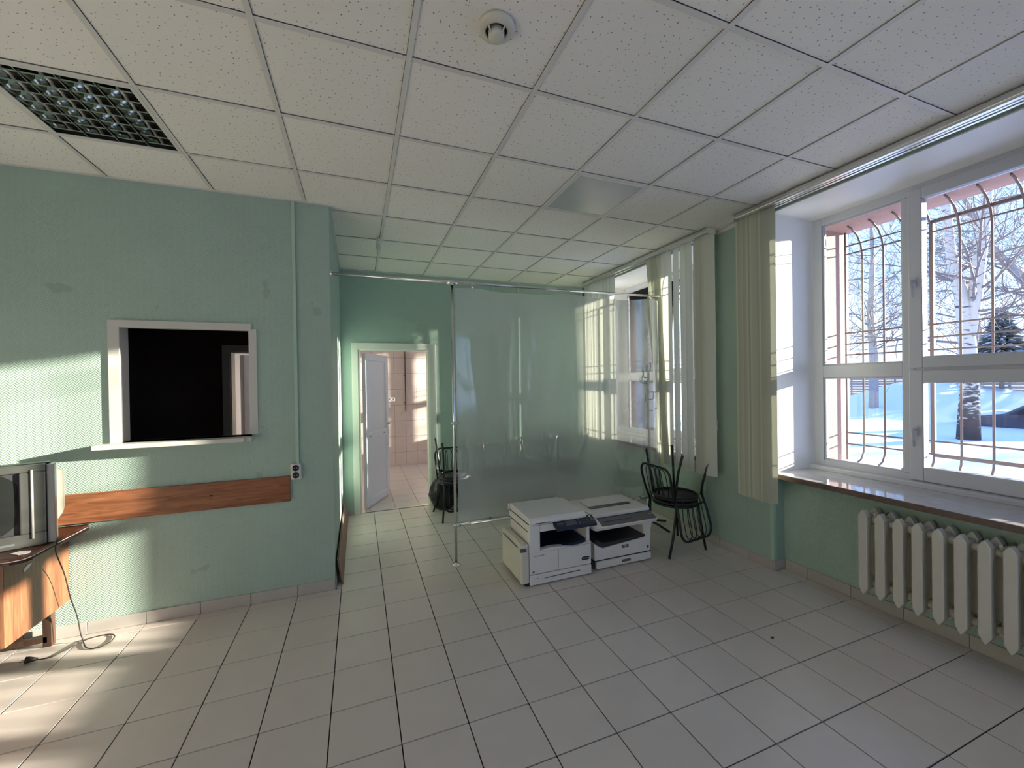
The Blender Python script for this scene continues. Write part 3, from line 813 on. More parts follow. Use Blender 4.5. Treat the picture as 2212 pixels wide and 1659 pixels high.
# ------------------------------------------------------------------ vertical blinds
BX = 3.145
def headrail(t, L):
    """local y from 0 (far end) to -L"""
    MB().box(-.06, .045, -L, 0, .012, .047).build('headrail', 'steel', t, bevel=.003)
    MB().box(-.055, -.03, -L, -.02, .0, .012).box(-.01, .005, -L, -.02, .002, .012).box(.02, .04, -L, -.02, .0, .012).build('track', 'steel', t)
    MB().box(-.064, .048, -.001, .012, -.004, .05).build('end_cap', 'socketw', t, bevel=.004)
def slat(t, y, ang, z0, lean=0, w=.1, bow=.012, lx=0, m='slatlit'):
    """one fabric slat hung from local (0,y); ang is the turn about z, lean shifts the hem along y"""
    n = 6; v = []; nz = 8
    ca, sa = cos(ang), sin(ang)
    for j in range(nz+1):
        q = j/nz
        zz = .004+(z0-.004)*q
        for i in range(n+1):
            s_ = (i/n-.5)*w; b_ = bow*(1-(2*i/n-1)**2)
            v.append((s_*ca-b_*sa+lx*q, y+s_*sa+b_*ca+lean*q, zz))
    f = [(j*(n+1)+i, j*(n+1)+i+1, (j+1)*(n+1)+i+1, (j+1)*(n+1)+i) for j in range(nz) for i in range(n)]
    o = MB().add(v, f, True).build('slat', m, t)
    hk = MB().box(-.008, .008, y-.004, y+.004, .0, .014).build('hook', 'socketw', o)
    return o
t = thing('vertical_blind', 'pale green vertical blind pushed into a stack beside the near window', 'blind', (BX, 2.607, 3.012))
headrail(t, 2.25)
for q in range(14):
    slat(t, -.030-.0165*q, pi/2+.42+random.uniform(-.03, .03), -2.39-.016*random.random(), random.uniform(-.004, .004), .1, .003, 0, 'slat')
slat(t, -.268, pi/2+.30, -2.400, 0, .112, .006, -.004, 'slat')
t = thing('vertical_blind', 'pale green vertical blind with parted slats on the window behind the plastic sheet', 'blind', (BX, 2.905, 3.012))
for m_, (a, b, z0, z1) in {'headrail': (-.06, .045, .012, .047)}.items():
    MB().box(a, b, 0, 2.27, z0, z1).build('headrail', 'steel', t, bevel=.003)
MB().box(-.055, -.03, 0, 2.27, 0, .012).box(.02, .04, 0, 2.27, 0, .012).build('track', 'steel', t)
MB().box(-.064, .048, -.012, .001, -.004, .05).build('end_cap', 'socketw', t, bevel=.004)
for q in range(5): slat(t, .025+.027*q, pi/2+.55+random.uniform(-.05, .05), -2.31, 0, .1, .003)
for ya, yb, tt in ((3.045, 3.118, .2), (3.148, 3.228, .1), (3.222, 3.296, .3), (3.326, 3.398, .15), (3.432, 3.508, .25), (3.50, 3.582, .1), (3.575, 3.66, .35)):
    slat(t, (ya+yb)/2-2.905, pi/2+tt, -2.31+random.uniform(-.01, .01), random.uniform(-.004, .004), yb-ya, .006)
slat(t, .735, pi/2+.5, -2.30, -.13, .1, .010, 0, 'slat'); slat(t, .79, pi/2+.9, -2.30, -.20, .1, .014, 0, 'slat')
slat(t, .85, pi/2+.6, -2.29, -.22, .1, .012, 0, 'slat')
for q in range(9): slat(t, 1.60+.077*q, pi/2+.25+(.5 if q == 4 else 0)+random.uniform(-.05, .08), -2.31, random.uniform(-.01, .01), .098, .008)

# ------------------------------------------------------------------ radiator
t = thing('radiator', 'white ribbed cast-iron radiator under the near window sill', 'radiator', (3.29, 1.727, .15))
def section():
    s = MB()
    for xc in (-.065, .065):
        s.prism([(0, -.004), (.010, .010), (.027, .042), (.027, .535), (.012, .562), (0, .576), (-.012, .562), (-.027, .535), (-.027, .042), (-.010, .010)], 'x', xc-.026, xc+.026)
    for z in (.07, .50): s.prism([(-.05, z-.035), (.05, z-.035), (.05, z+.035), (-.05, z+.035)], 'y', -.020, .020)
    return s
s0 = section().build('section', 'rad', t, bevel=.006, bseg=2)
hub = MB().lathe([(0, -.0485), (.021, -.0485), (.024, -.03), (.024, .03), (.021, .0485), (0, .0485)], 14, (0, 0, .07), 'y').build('hub', 'rad', s0)
hub2 = MB().lathe([(0, -.0485), (.021, -.0485), (.024, -.03), (.024, .03), (.021, .0485), (0, .0485)], 14, (0, 0, .50), 'y').build('hub', 'rad', s0)
for q in range(1, 12):
    c = s0.copy(); COL.objects.link(c); c.parent = t; c.location = (0, -.0957*q, random.uniform(-.001, .001))
    for hb in (hub, hub2):
        hc = hb.copy(); COL.objects.link(hc); hc.parent = c
MB().lathe([(0, 0), (.02, 0), (.024, .012), (.024, .03), (0, .03)], 12, (0, .026, .50), 'y').lathe([(0, 0), (.02, 0), (.024, .012), (.024, .03), (0, .03)], 12, (0, .026, .07), 'y').build('end_plug', 'rad', t)
br = MB()
for yy in (-.048, -.048-.0957*6): 
    for z in (.53, .05): br.tube([(-.03, yy, z), (.11, yy, z+.008)], .009, 8).tube([(-.03, yy, z), (-.045, yy, z+.025)], .008, 8)
br.build('bracket', 'rad', t)

# ------------------------------------------------------------------ bistro chairs
def make_chair(label, loc, rot):
    t = thing('bistro_chair', label, 'chair', loc, rot, 'black bistro chairs stacked in pairs')
    # local: front is +y, seat pad top at .475
    MB().lathe([(0, .470), (.15, .474), (.195, .470), (.208, .458), (.205, .440), (0, .436)], 36).build('seat', 'seat', t)
    MB().tube([(.203*cos(a), .203*sin(a), .432) for a in [2*pi*i/36 for i in range(36)]], .010, 8, closed=True).build('seat_ring', 'black', t)
    # back hoop
    hoop = [(-.190, -.150, .43), (-.200, -.195, .56), (-.212, -.228, .70)]
    hoop += [(-.212+.085*(1-cos(a)), -.232-.012*sin(a), .72+.085*sin(a)) for a in [pi/2*i/6 for i in range(1, 7)]]
    hoop += [(-x_, y_, z_) for x_, y_, z_ in hoop[::-1]]
    MB().tube(hoop, .0115, 10).build('back_frame', 'black', t)
    for xc in (-.10, -.035, .035, .10):
        bt = xc*.85
        p = [(bt-.035, -.175, .445), (xc-.043, -.20, .60), (xc-.044, -.222, .70)]
        p += [(xc+.044*-cos(a), -.226-.014*sin(a), .72+.070*sin(a)) for a in [pi*i/10 for i in range(11)]]
        p += [(xc+.044, -.222, .70), (xc+.043, -.20, .60), (bt+.035, -.175, .445)]
        MB().tube(p, .0042, 6).build('spindle', 'black', t)
    MB().tube([(-.195, -.172, .50), (-.1, -.19, .505), (.1, -.19, .505), (.195, -.172, .50)], .008, 8).build('cross_bar', 'black', t)
    for s_ in (-1, 1):
        MB().tube([(s_*.188, -.145, .44), (s_*.190, -.165, .32), (s_*.205, -.205, .16), (s_*.235, -.275, .0)], .0115, 10).build('leg', 'black', t)
        MB().tube([(s_*.150, .140, .43), (s_*.165, .158, .25), (s_*.190, .19, .0)], .0115, 10).build('leg', 'black', t)
    return t
make_chair('upright black bistro chair beside the right-hand copier under an upturned one', (2.90, 3.15, 0), (0, 0, radians(-92)))
make_chair('upturned black bistro chair resting on the chair beside the right-hand copier', (2.90, 3.145, .948), (pi, 0, radians(188)))
make_chair('upright black bistro chair by the doorway with the black bag behind it', (1.09, 4.87, 0), (0, 0, radians(178)))
make_chair('upturned black bistro chair resting on the chair by the doorway', (1.09, 4.87, .948), (pi, 0, radians(185)))
for q, (x_, y_, w_) in enumerate(((1.62, 4.85, 'nearest the chrome pole'), (2.14, 4.9, 'in the middle'), (2.62, 4.95, 'nearest the far window'))):
    make_chair('upright black chair blurred behind the plastic sheet, '+w_, (x_, y_, 0), (0, 0, radians(180+random.uniform(-12, 12))))
    make_chair('upturned black chair stacked behind the plastic sheet, '+w_, (x_, y_, .948), (pi, 0, radians(180+random.uniform(-12, 12))))
# bin bag
bm = bmesh.new(); bmesh.ops.create_icosphere(bm, subdivisions=4, radius=1)
from mathutils import noise as mn
for v in bm.verts:
    p = v.co.copy(); z = p.z
    k = 1.0 if z < 0 else (1-.45*z**1.5)
    n_ = mn.noise(p*2.3)*.10+abs(mn.noise(p*5+Vector((3, 1, 2))))*.11
    v.co = Vector((p.x*.185*k*(1+n_), p.y*.15*k*(1+n_), max(0, .225+z*.25*(1+n_*.4))))
me = bpy.data.meshes.new('bin_bag'); bm.to_mesh(me); bm.free(); me.polygons.foreach_set('use_smooth', [True]*len(me.polygons)); me.materials.append(MT['bag'])
t = thing('bin_bag', 'crumpled black bin bag on the floor behind the chair by the doorway', 'bag', (1.02, 5.235, 0))
o = bpy.data.objects.new('sack', me); COL.objects.link(o); o.parent = t
MB().lathe([(.03, .44), (.022, .46), (.035, .485), (.055, .50), (.05, .497), (.02, .465)], 18, (-.02, 0, 0)).build('gathered_neck', 'bag', t)
# coat rack
t = thing('coat_rack', 'grey metal coat rack with curved hooks behind the plastic sheet', 'coat rack', (3.02, 3.66, 0))
MB().tube([(0, 0, .03), (0, 0, 1.80)], .013, 12).build('pole', 'greyp', t)
for q, (a, z, l) in enumerate(((20, 1.74, .06), (200, 1.66, .09), (150, 1.60, .05), (330, 1.50, .09), (215, 1.40, .12), (280, 1.42, .05), (10, 1.29, .14), (60, 1.55, .08))):
    c_, s_ = cos(radians(a)), sin(radians(a))
    p = [(0, 0, z), (c_*l*.8, s_*l*.8, z-.004)]+[(c_*(l*.8+.03*sin(b)), s_*(l*.8+.03*sin(b)), z-.004+.03*(1-cos(b))) for b in (pi/6, pi/3, pi/2)]+[(c_*(l*.8+.03), s_*(l*.8+.03), z+.09)]
    MB().tube(p, .006, 8).build('hook', 'greyp', t)
for a in (100, 190, 280, 10):
    c_, s_ = cos(radians(a)), sin(radians(a))
    MB().tube([(0, 0, .06), (c_*.10, s_*.10, .05), (c_*.25, s_*.25, .014)], .013, 8).build('foot', 'black', t)

# ------------------------------------------------------------------ copiers
t = thing('copier', 'white office copier with navy control panel, left of the two on the floor', 'copier', (1.25, 2.95, 0))
D = .45
MB().box(.012, .56, .012, D, .012, .088).build('base', 'office', t, bevel=.004)
dw = MB().box(.0, .563, -.004, .03, .010, .088).build('drawer', 'office', t, bevel=.006)
MB().prism([(.12, .050), (.46, .055), (.44, .062), (.14, .056)], 'y', -.0055, -.003).build('grip', 'greyp', dw)
MB().box(.06, .066, -.006, -.004, .058, .066).build('mark', 'text', dw)
def wave(x): return .268+.020*sin((x-.06)/.5*2*pi)*.75+.018*(x/.56)
top = [(x/20*.563, wave(x/20*.563)) for x in range(20, -1, -1)]
MB().prism([(0, .094), (.563, .094)]+top, 'y', 0, .05).build('front_cover', 'office', t, bevel=.004)
MB().box(.254, .2555, -.0012, .0, .10, .268).build('door_gap', 'text', t)
MB().box(0, .563, .05, D, .09, .262).build('lower_body', 'office', t, bevel=.004)
tray = [(x/20*(.52-.09)+.09, .262+.045*(x/20)**1.5+.008*sin(x/20*6)) for x in range(21)]
MB().prism([(.09, .24), (.52, .24)]+tray[::-1], 'y', .02, .40).build('output_tray', 'navy', t, bevel=.003)
MB().prism([(-.002, .245), (.092, .268), (.092, .455), (.075, .48), (-.002, .50)], 'y', -.004, D-.02).build('left_column', 'office', t, bevel=.006)
MB().box(.09, .53, .40, D, .25, .47).build('cavity_back', 'charcoal', t)
MB().box(.532, .563, .02, D, .275, .47).build('right_column', 'office', t, bevel=.004)
MB().box(-.006, .566, .005, D, .435, .50).build('scanner_body', 'office', t, bevel=.008)
MB().prism([(.092, .43), (.53, .43), (.53, .485), (.092, .485)], 'y', -.012, .02).build('front_fascia', 'office', t, bevel=.005)
lid = MB().prism([(-.030, .498), (-.030, .525), (.0, .545), (.40, .556), (.425, .545), (.43, .498)], 'x', -.006, .508).build('lid', 'office', t, bevel=.010, bseg=3)
MB().box(.04, .17, -.0315, -.03, .506, .512).build('lid_slot', 'greyp', lid)
MB().box(-.0085, .5685, .002, .44, .4965, .4990).build('seam', 'charcoal', t)
MB().box(-.0045, .564, .0, D-.01, .2635, .2655).build('seam', 'charcoal', t)
MB().box(-.0085, .40, .03, D-.01, .4335, .4355).build('seam', 'charcoal', t)
MB().box(-.012, .49, .435, .465, .49, .545).build('hinge_cover', 'office', t, bevel=.008)
cp_ = MB().prism([(-.085, .440), (-.080, .462), (.004, .508), (.004, .470)], 'x', .205, .575).build('control_panel', 'navy', t, bevel=.004)
def on_panel(x0, x1, q0, q1, name, m):
    f_ = lambda q: (-.080+.084*q, .462+.046*q+.0012)
    (a, b), (c, d) = f_(q0), f_(q1)
    MB().prism([(a, b), (c, d), (c, d+.0012), (a, b+.0012)], 'x', x0, x1).build(name, m, cp_)
on_panel(.30, .40, .15, .85, 'display', 'greyp'); on_panel(.425, .428, .1, .9, 'divider', 'silver')
for q in range(4): on_panel(.225+.016*q, .235+.016*q, .3, .55, 'button', 'greyp')
for q in range(9): on_panel(.45+.022*(q % 3), .462+.022*(q % 3), .15+.25*(q//3), .30+.25*(q//3), 'button', 'greyp')
on_panel(.535, .558, .3, .6, 'start_button', 'sticker'); on_panel(.535, .55, .7, .85, 'button', 'textw')
# side feeder unit
su = MB().box(-.072, -.004, .0, .46, .03, .34).build('side_unit', 'officeyel', t, bevel=.012, bseg=3)
MB().box(-.074, -.03, .02, .44, .335, .352).build('side_ledge', 'officeyel', su, bevel=.004)
MB().box(-.078, -.071, .05, .43, .05, .30).build('side_cover', 'officeyel', su, bevel=.004)
MB().box(-.080, -.077, .07, .41, .302, .308).build('side_slot', 'charcoal', su)
MB().box(-.078, -.028, -.004, .02, .285, .315).build('latch', 'greyp', su, bevel=.004)
for yy in (.02, .43): MB().lathe([(0, -.012), (.022, -.012), (.026, 0), (.022, .012), (0, .012)], 18, (-.055, yy, .05), 'y').build('hinge', 'officeyel', su)
MB().box(-.03, 0, .02, .44, .0, .04).build('side_foot', 'charcoal', su)
MB().box(.04, .52, .05, .42, 0, .014).build('foot', 'charcoal', t)
text_mesh('model_text', 'WorkCentre 5021', .012, 'text', t, (.085, -.0008, .238), (pi/2, 0, 0))
bd = MB().prism([(.472, .142), (.480, .134), (.536, .134), (.544, .142), (.544, .154), (.536, .162), (.480, .162), (.472, .154)], 'y', -.002, 0).build('badge', 'navy', t)
text_mesh('badge_text', 'xerox', .016, 'textw', bd, (.500, -.0026, .149), (pi/2, 0, 0))
MB().lathe([(0, -.001), (.006, -.001), (.006, 0)], 16, (.532, -.0026, .148), 'y').build('badge_ball', 'textw', bd)
MB().box(.022, .040, -.0012, 0, .105, .120).build('energy_mark', 'greyp', t)

t = thing('copier', 'white office copier with dark grey control strip, right of the two on the floor', 'copier', (1.885, 2.975, 0))
Wd, D = .60, .47
MB().box(.0, .575, .0, D, .012, .082).build('drawer', 'office', t, bevel=.012, bseg=3)
MB().prism([(.25, .036), (.35, .036), (.345, .058), (.255, .058)], 'y', -.002, .004).build('drawer_grip', 'greyp', t)
MB().box(-.025, .0, .03, D-.02, .02, .09).build('side_block', 'charcoal', t)
MB().box(.03, .55, .04, D-.04, 0, .014).build('foot', 'charcoal', t)
MB().prism([(-.020, .088), (.565, .088), (.57, .235), (.50, .225), (.06, .19), (.015, .215), (-.022, .245)], 'y', 0, .06).build('front_cover', 'office', t, bevel=.01, bseg=3)
MB().box(-.022, .57, .05, D, .088, .235).build('lower_body', 'office', t, bevel=.01)
MB().prism([(-.022, .24), (.02, .212), (.06, .195), (.505, .227), (.505, .245), (.06, .235), (-.018, .275)], 'y', -.006, .40).build('output_tray', 'charcoal', t, bevel=.004)
MB().box(-.02, .56, .40, D, .23, .38).build('cavity_back', 'holes', t)
MB().prism([(.570, .232), (.50, .225), (.495, .30), (.475, .345), (.47, .375), (.60, .395), (.592, .35), (.575, .29)], 'y', .002, D).build('right_column', 'office', t, bevel=.006)
MB().prism([(-.022, .25), (.022, .24), (.022, .36), (-.022, .38)], 'y', .20, D).build('left_column', 'office', t, bevel=.004)
MB().prism([(-.03, .355), (-.045, .385), (-.045, .392), (.06, .432), (D, .432), (D, .36), (.02, .345)], 'x', -.022, .615).build('scanner_body', 'office', t, bevel=.008, bseg=3)
MB().box(-.0245, .605, .052, D+.004, .4305, .4335).build('seam', 'charcoal', t)
MB().box(-.0245, .572, .0, D-.01, .0845, .0875).build('seam', 'charcoal', t)
cs = MB().prism([(-.043, .3925), (.062, .4325), (.062, .4345), (-.041, .3955)], 'x', .035, .605).build('control_strip', 'greyp', t)
for q in range(10): MB().box(.08+.03*q, .095+.03*q, .0, .012, .4125, .4155).build('button', 'charcoal', cs)
MB().box(.56, .585, .005, .03, .4155, .4195).build('start_button', 'silver', cs)
lid = MB().prism([(.055, .432), (.055, .455), (.07, .466), (D+.02, .474), (D+.025, .44), (D, .432)], 'x', -.010, .605).build('lid', 'office', t, bevel=.006)
MB().prism([(.115, .4705), (.115, .4735), (.45, .4775), (.45, .4745)], 'x', .03, .57) and MB().prism([(.25, .4705), (.25, .4785), (.42, .4815), (.42, .4745)], 'x', .07, .565).build('document_cover', 'office', lid, bevel=.002)
MB().prism([(.195, .4695), (.195, .4730), (.25, .4735), (.25, .4695)], 'x', .07, .50).build('document_slot', 'charcoal', lid)
bd = MB().box(.255, .325, -.0025, 0, .160, .186).build('badge', 'greyp', t)
text_mesh('badge_text', 'SHARP', .012, 'textw', bd, (.29, -.0031, .177), (pi/2, 0, 0)); text_mesh('badge_text', 'AR-5618', .008, 'textw', bd, (.29, -.0031, .166), (pi/2, 0, 0))
MB().box(.525, .545, -.0015, 0, .118, .144).build('energy_sticker', 'sticker', t)

# ------------------------------------------------------------------ cabinet, television, cord
t = thing('cabinet', 'low wooden cabinet with a dark worktop against the green wall, under the television', 'cabinet', (-2.15, 3.24, 0))
MB().prism([(-.50, -.27), (.39, -.27), (.435, -.25), (.45, -.21), (.455, .28), (-.50, .28)], 'z', .695, .711).build('worktop', 'darkwood', t, bevel=.004)
MB().prism([(-.50, -.27), (.39, -.27), (.435, -.25), (.45, -.21), (.455, .28), (-.50, .28)], 'z', .716, .735).build('worktop_upper', 'darkwood', t, bevel=.004)
MB().prism([(-.495, -.262), (.385, -.262), (.43, -.244), (.444, -.206), (.448, .276), (-.495, .276)], 'z', .711, .716).build('edge_strip', 'paper', t)
MB().box(.335, .355, -.25, .27, .25, .695).build('side_panel', 'cabwood', t, bevel=.002)
MB().box(-.47, -.45, -.25, .27, .25, .695).build('side_panel', 'cabwood', t, bevel=.002)
MB().box(-.45, .335, -.23, .27, .25, .27).build('bottom_panel', 'cabwood', t)
MB().box(-.45, .335, .25, .268, .27, .695).build('back_panel', 'cabwood', t)
for x0, x1 in ((-.448, -.06), (-.056, .333)):
    d_ = MB().box(x0, x1, -.25, -.232, .255, .69).build('door', 'cabwood', t, bevel=.002)
    MB().lathe([(0, 0), (.012, 0), (.012, -.015), (0, -.018)], 14, ((x0+x1)/2+(.15 if x0 < -.1 else -.15), -.25, .48), 'y').build('knob', 'steel', d_)
for x_ in (-.43, .275):
    for y_ in (-.215, .225):
        MB().box(x_-.022, x_+.022, y_-.02, y_+.02, 0, .25).build('leg', 'legwood', t, bevel=.003)
MB().box(-.43, .275, -.2, -.175, .205, .25).build('stretcher', 'legwood', t)
MB().box(-.43, .275, .205, .24, .03, .065).build('stretcher', 'legwood', t)
tag(MB().prism([(0, 0), (.05, -.03), (.09, -.02), (.075, .02), (.02, .03)], 'z', 0, .002).build('paper_scrap', 'paper', None, (-1.80, 3.045, .736)), 'small torn white paper scrap on the dark worktop in front of the television', 'paper')
tag(MB().prism([(-.012, 0), (.03, .012), (.055, .03), (.02, .032), (-.008, .02)], 'x', 0, .0015).build('paper_label', 'paper', None, (-1.7945, 3.14, .60)), 'white torn paper label stuck on the wooden cabinet side', 'label')
RT = radians(22)
t = thing('television', 'old silver-grey tube television standing on the cabinet', 'television', (-1.713, 3.165, .737), (0, 0, RT))
# local x: right edge at 0, to -.52 on the left; front at y=0, back +y
Hh = .465
fr = MB()
fr.box(-.56, .0, .0, .05, .425, Hh).box(-.56, .0, .0, .05, .0, .075).box(-.10, .0, 0, .05, .075, .425).box(-.56, -.46, 0, .05, .075, .425)
fr.build('bezel', 'tvdark', t, bevel=.006)
MB().prism([(-.47, .06), (-.09, .06), (-.09, .44), (-.47, .44)], 'y', .022, .04).build('mask', 'charcoal', t)
n = 12; v = []
for j in range(n+1):
    for i in range(n+1):
        a, b = i/n*2-1, j/n*2-1
        v.append((-.28+a*.172, .012+.014*(a*a+b*b)/2, .25+b*.168))
MB().add(v, [(j*(n+1)+i, j*(n+1)+i+1, (j+1)*(n+1)+i+1, (j+1)*(n+1)+i) for j in range(n) for i in range(n)], True).build('screen', 'screen', t)
for x_ in (-.052, -.508): MB().tube([(x_, -.003, .045), (x_, -.003, .44)], .006, 8).build('trim_strip', 'silver', t)
for x0, x1 in ((.001, .034), (-.594, -.561)):
    MB().prism([(x0, .012), (x1, .012), (x1, .11), (x0, .11)] if x0 > -.1 else [(x0, .012), (x1, .012), (x1, .11), (x0, .11)], 'z', .0, Hh-.005).build('side_strip', 'silver', t, bevel=.006)
MB().box(-.575, .014, .05, .125, .005, Hh+.004).build('shell', 'charcoal', t, bevel=.008)
bk = MB(); rg = []
secs = [(.12, .0, .06, .43), (.20, -.038, .12, .40), (.27, -.040, .15, .39), (.325, .05, .17, .34)]
v = []
for y_, ins, z0, z1 in secs: v += [(-.57+ins, y_, z0), (.010-ins, y_, z0), (.010-ins, y_, z1), (-.57+ins, y_, z1)]
f = [(0, 1, 2, 3), (12, 15, 14, 13)]
for s_ in range(3):
    for k in range(4): f.append((4*s_+k, 4*s_+(k+1) % 4, 4*s_+4+(k+1) % 4, 4*s_+4+k))
bk.add(v, f).build('rear_housing', 'tvback', t, bevel=.012, bseg=3)
MB().box(-.40, -.12, -.004, 0, .022, .034).build('button_row', 'greyp', t)
# power cord
t = thing('power_cord', 'black television power cord hanging to the floor and looping on the tiles', 'cord', (-1.74, 3.46, 0))
pts = [(-1.72, 3.32, .742), (-1.69, 3.25, .742), (-1.675, 3.18, .741), (-1.678, 3.17, .68), (-1.71, 3.30, .5), (-1.72, 3.37, .32), (-1.71, 3.41, .18), (-1.70, 3.42, .06), (-1.69, 3.425, .008), (-1.67, 3.39, .006), (-1.62, 3.32, .006), (-1.555, 3.30, .006), (-1.52, 3.345, .006), (-1.53, 3.42, .006), (-1.585, 3.455, .006), (-1.66, 3.43, .012), (-1.71, 3.39, .008), (-1.745, 3.33, .006), (-1.775, 3.295, .006), (-1.82, 3.29, .007), (-1.845, 3.295, .012)]
def smooth_pts(p, k=5):
    out = []; P = [Vector(q) for q in p]
    for i in range(len(P)-1):
        a, b, c, d = P[max(0, i-1)], P[i], P[i+1], P[min(len(P)-1, i+2)]
        for j in range(k):
            u = j/k
            out.append(.5*((2*b)+(-a+c)*u+(2*a-5*b+4*c-d)*u*u+(-a+3*b-3*c+d)*u**3))
    out.append(P[-1]); return out
org = Vector((-1.74, 3.46, 0))
MB().tube([p-org for p in smooth_pts(pts)], .0032, 7).build('cable', 'cable', t)
pg = MB().tube([(-.10, -.166, .012), (-.135, -.165, .016), (-.150, -.168, .018)], [.008, .017, .019], 10)
pg.tube([(-.150, -.160, .018), (-.17, -.162, .018)], .0025, 6).tube([(-.150, -.178, .018), (-.17, -.180, .018)], .0025, 6)
pg.build('plug', 'cable', t)

# leaning chipboard panel
v = []
tag(MB().prism([(.012, .088), (.050, .001), (.060, .004), (.022, .205+.0)], 'y', 0, 1.72).build('leaning_board', 'chip', None, (XS, 3.585, 0)) if False else
    MB().prism([(.046, .0), (.058, .003), (.0265, .212), (.0125, .209)], 'y', 0, 1.74).build('leaning_board', 'chip', None, (XS, 3.58, 0), bevel=.001, bseg=1),
    'long brown chipboard panel leaning on the side wall at floor level', 'board')
# bits on the floor
tag(MB().prism([(-.010, 0), (.0, -.007), (.012, -.002), (.008, .008), (-.004, .009)], 'z', .0012, .004).build('dead_leaf', 'leafm', None, (2.405, 1.79, 0)), 'small dark dead leaf lying on a floor tile', 'leaf')
# scraps in tiled room: pipe on the wall and outlets
t = thing('wall_pipe', 'brown pipe on the tiled wall of the room beyond', 'pipe', (.885, YK, 1.04))
MB().box(-.008, .008, -.03, -.006, .03, 2.0).build('pipe', 'ribbon', t)
for z in (.2, .75, 1.25): MB().box(-.03, .008, -.02, 0, z, z+.015).build('clip', 'ribbon', t)
MB().tube([(-.10, -.04, -.02), (-.03, -.03, .02), (.02, -.03, .02), (.0, -.02, .05)], .012, 8).build('pipe_end', 'socketw', t)
t = thing('triple_socket', 'white triple socket on the tiled wall of the room beyond', 'socket', (.565, YK, 1.32))
MB().box(-.11, .11, -.04, 0, -.04, .04).build('housing', 'socketw', t, bevel=.006)
for q in (-1, 0, 1): MB().lathe([(0, 0), (.022, 0), (.024, -.004), (.026, -.004), (.026, .004)], 18, (q*.07, -.041, 0), 'y').build('outlet', 'silver', t)

# ------------------------------------------------------------------ outside
# window grilles
def make_grille(yh, label):
    t = thing('window_grille', label, 'grille', (4.22, yh, SILL))
    Z = lambda z: z-SILL
    ds = [.02, .155, .31, .47, .625, .78, .945, 1.10, 1.25, 1.41, 1.565, 1.72, 1.87, 1.97]
    for d in ds:
        y = -d
        if d in (.02, 1.97): p = [(0, y, Z(.87)), (0, y, Z(2.96))]
        else:
            p = [(-.10, y, Z(.875)), (-.04, y, Z(.90)), (-.008, y, Z(.96)), (0, y, Z(1.04)), (0, y, Z(2.72)), (-.02, y, Z(2.81)), (-.07, y, Z(2.885)), (-.15, y, Z(2.935)), (-.20, y, Z(2.95))]
        MB().tube(p, .0075, 7).build('bar', 'iron', t)
    for z in (1.018, 1.12, 1.835, 1.935, 2.035, 2.755, 2.83):
        MB().tube([(-.012, -.02, Z(z)), (-.012, -1.97, Z(z))], .0065, 7).build('cross_bar', 'iron', t)
    f = MB()
    for z in (1.01, 2.835): f.box(-.02, .006, -1.50, -.625, Z(z)-.012, Z(z)+.012)
    for d in (.625, 1.50): f.box(-.02, .006, -d-.012, -d+.012, Z(1.01), Z(2.835))
    f.build('hatch_frame', 'iron', t)
    return t
gr = make_grille(WIN[0], 'brown iron security grille outside the near window')
for i, l in ((1, 'brown iron security grille outside the window behind the plastic sheet'), (2, 'brown iron security grille of the unseen window added behind the camera'), (3, 'brown iron security grille outside the tiled room')):
    c = copy_tree(gr); c.location = (4.22, WIN[i], SILL); c['label'] = l
for i, l in ((0, 'snow lying on the outer ledge of the near window'), (1, 'snow lying on the outer ledge of the window behind the plastic sheet')):
    v = []; n = 24
    for q in range(n+1):
        y = -WW*q/n; hh = .055+.015*sin(q*1.7)+.008*sin(q*3.1)
        v += [(0, y, 0), (.02, y, hh), (.25, y, hh*.9), (.42, y, .03), (.44, y, 0)]
    f = [(5*q+k, 5*q+k+1, 5*q+5+k+1, 5*q+5+k) for q in range(n) for k in range(4)]
    o = MB().add(v, f, True).build('ledge_snow', 'snow', None, (3.875, WIN[i], SILL-.05)); o['kind'] = 'stuff'; o['label'] = l; o['category'] = 'snow'

GZ = -.12
def gz(x, y):
    h = .10*mn.noise(Vector((x*.12, y*.12, 0)))+.03*mn.noise(Vector((x*.6, y*.6, 3)))
    h += 1.25*math.exp(-(((x-24)/3.2)**2+((y-11.2)/2.6)**2))*(1+.3*mn.noise(Vector((x*.9, y*.9, 1))))
    h += .9*math.exp(-(((x-27)/3.0)**2+((y-7)/6)**2))
    return GZ+h
v = []; f = []; nx, ny = 70, 90
xs = [4.3+(200-4.3)*(i/nx)**2.4 for i in range(nx+1)]; ys = [-90+200*j/ny for j in range(ny+1)]
ys = [8+ (a:=(j/ny*2-1))*abs(a)**1.3*140 for j in range(ny+1)]
for xx in xs:
    for yy in ys: v.append((xx, yy, gz(xx, yy)))
f = [(i*(ny+1)+j, (i+1)*(ny+1)+j, (i+1)*(ny+1)+j+1, i*(ny+1)+j+1) for i in range(nx) for j in range(ny)]
struct(MB().add(v, f, True).build('ground', 'snow'), 'snow-covered yard outside the windows')
struct(MB().box(-60, 4.3, -80, YB-.25, -.5, -.15).box(-60, XB-.25, YB-.25, 60, -.5, -.15).build('ground', 'snow'), 'snow behind the building')

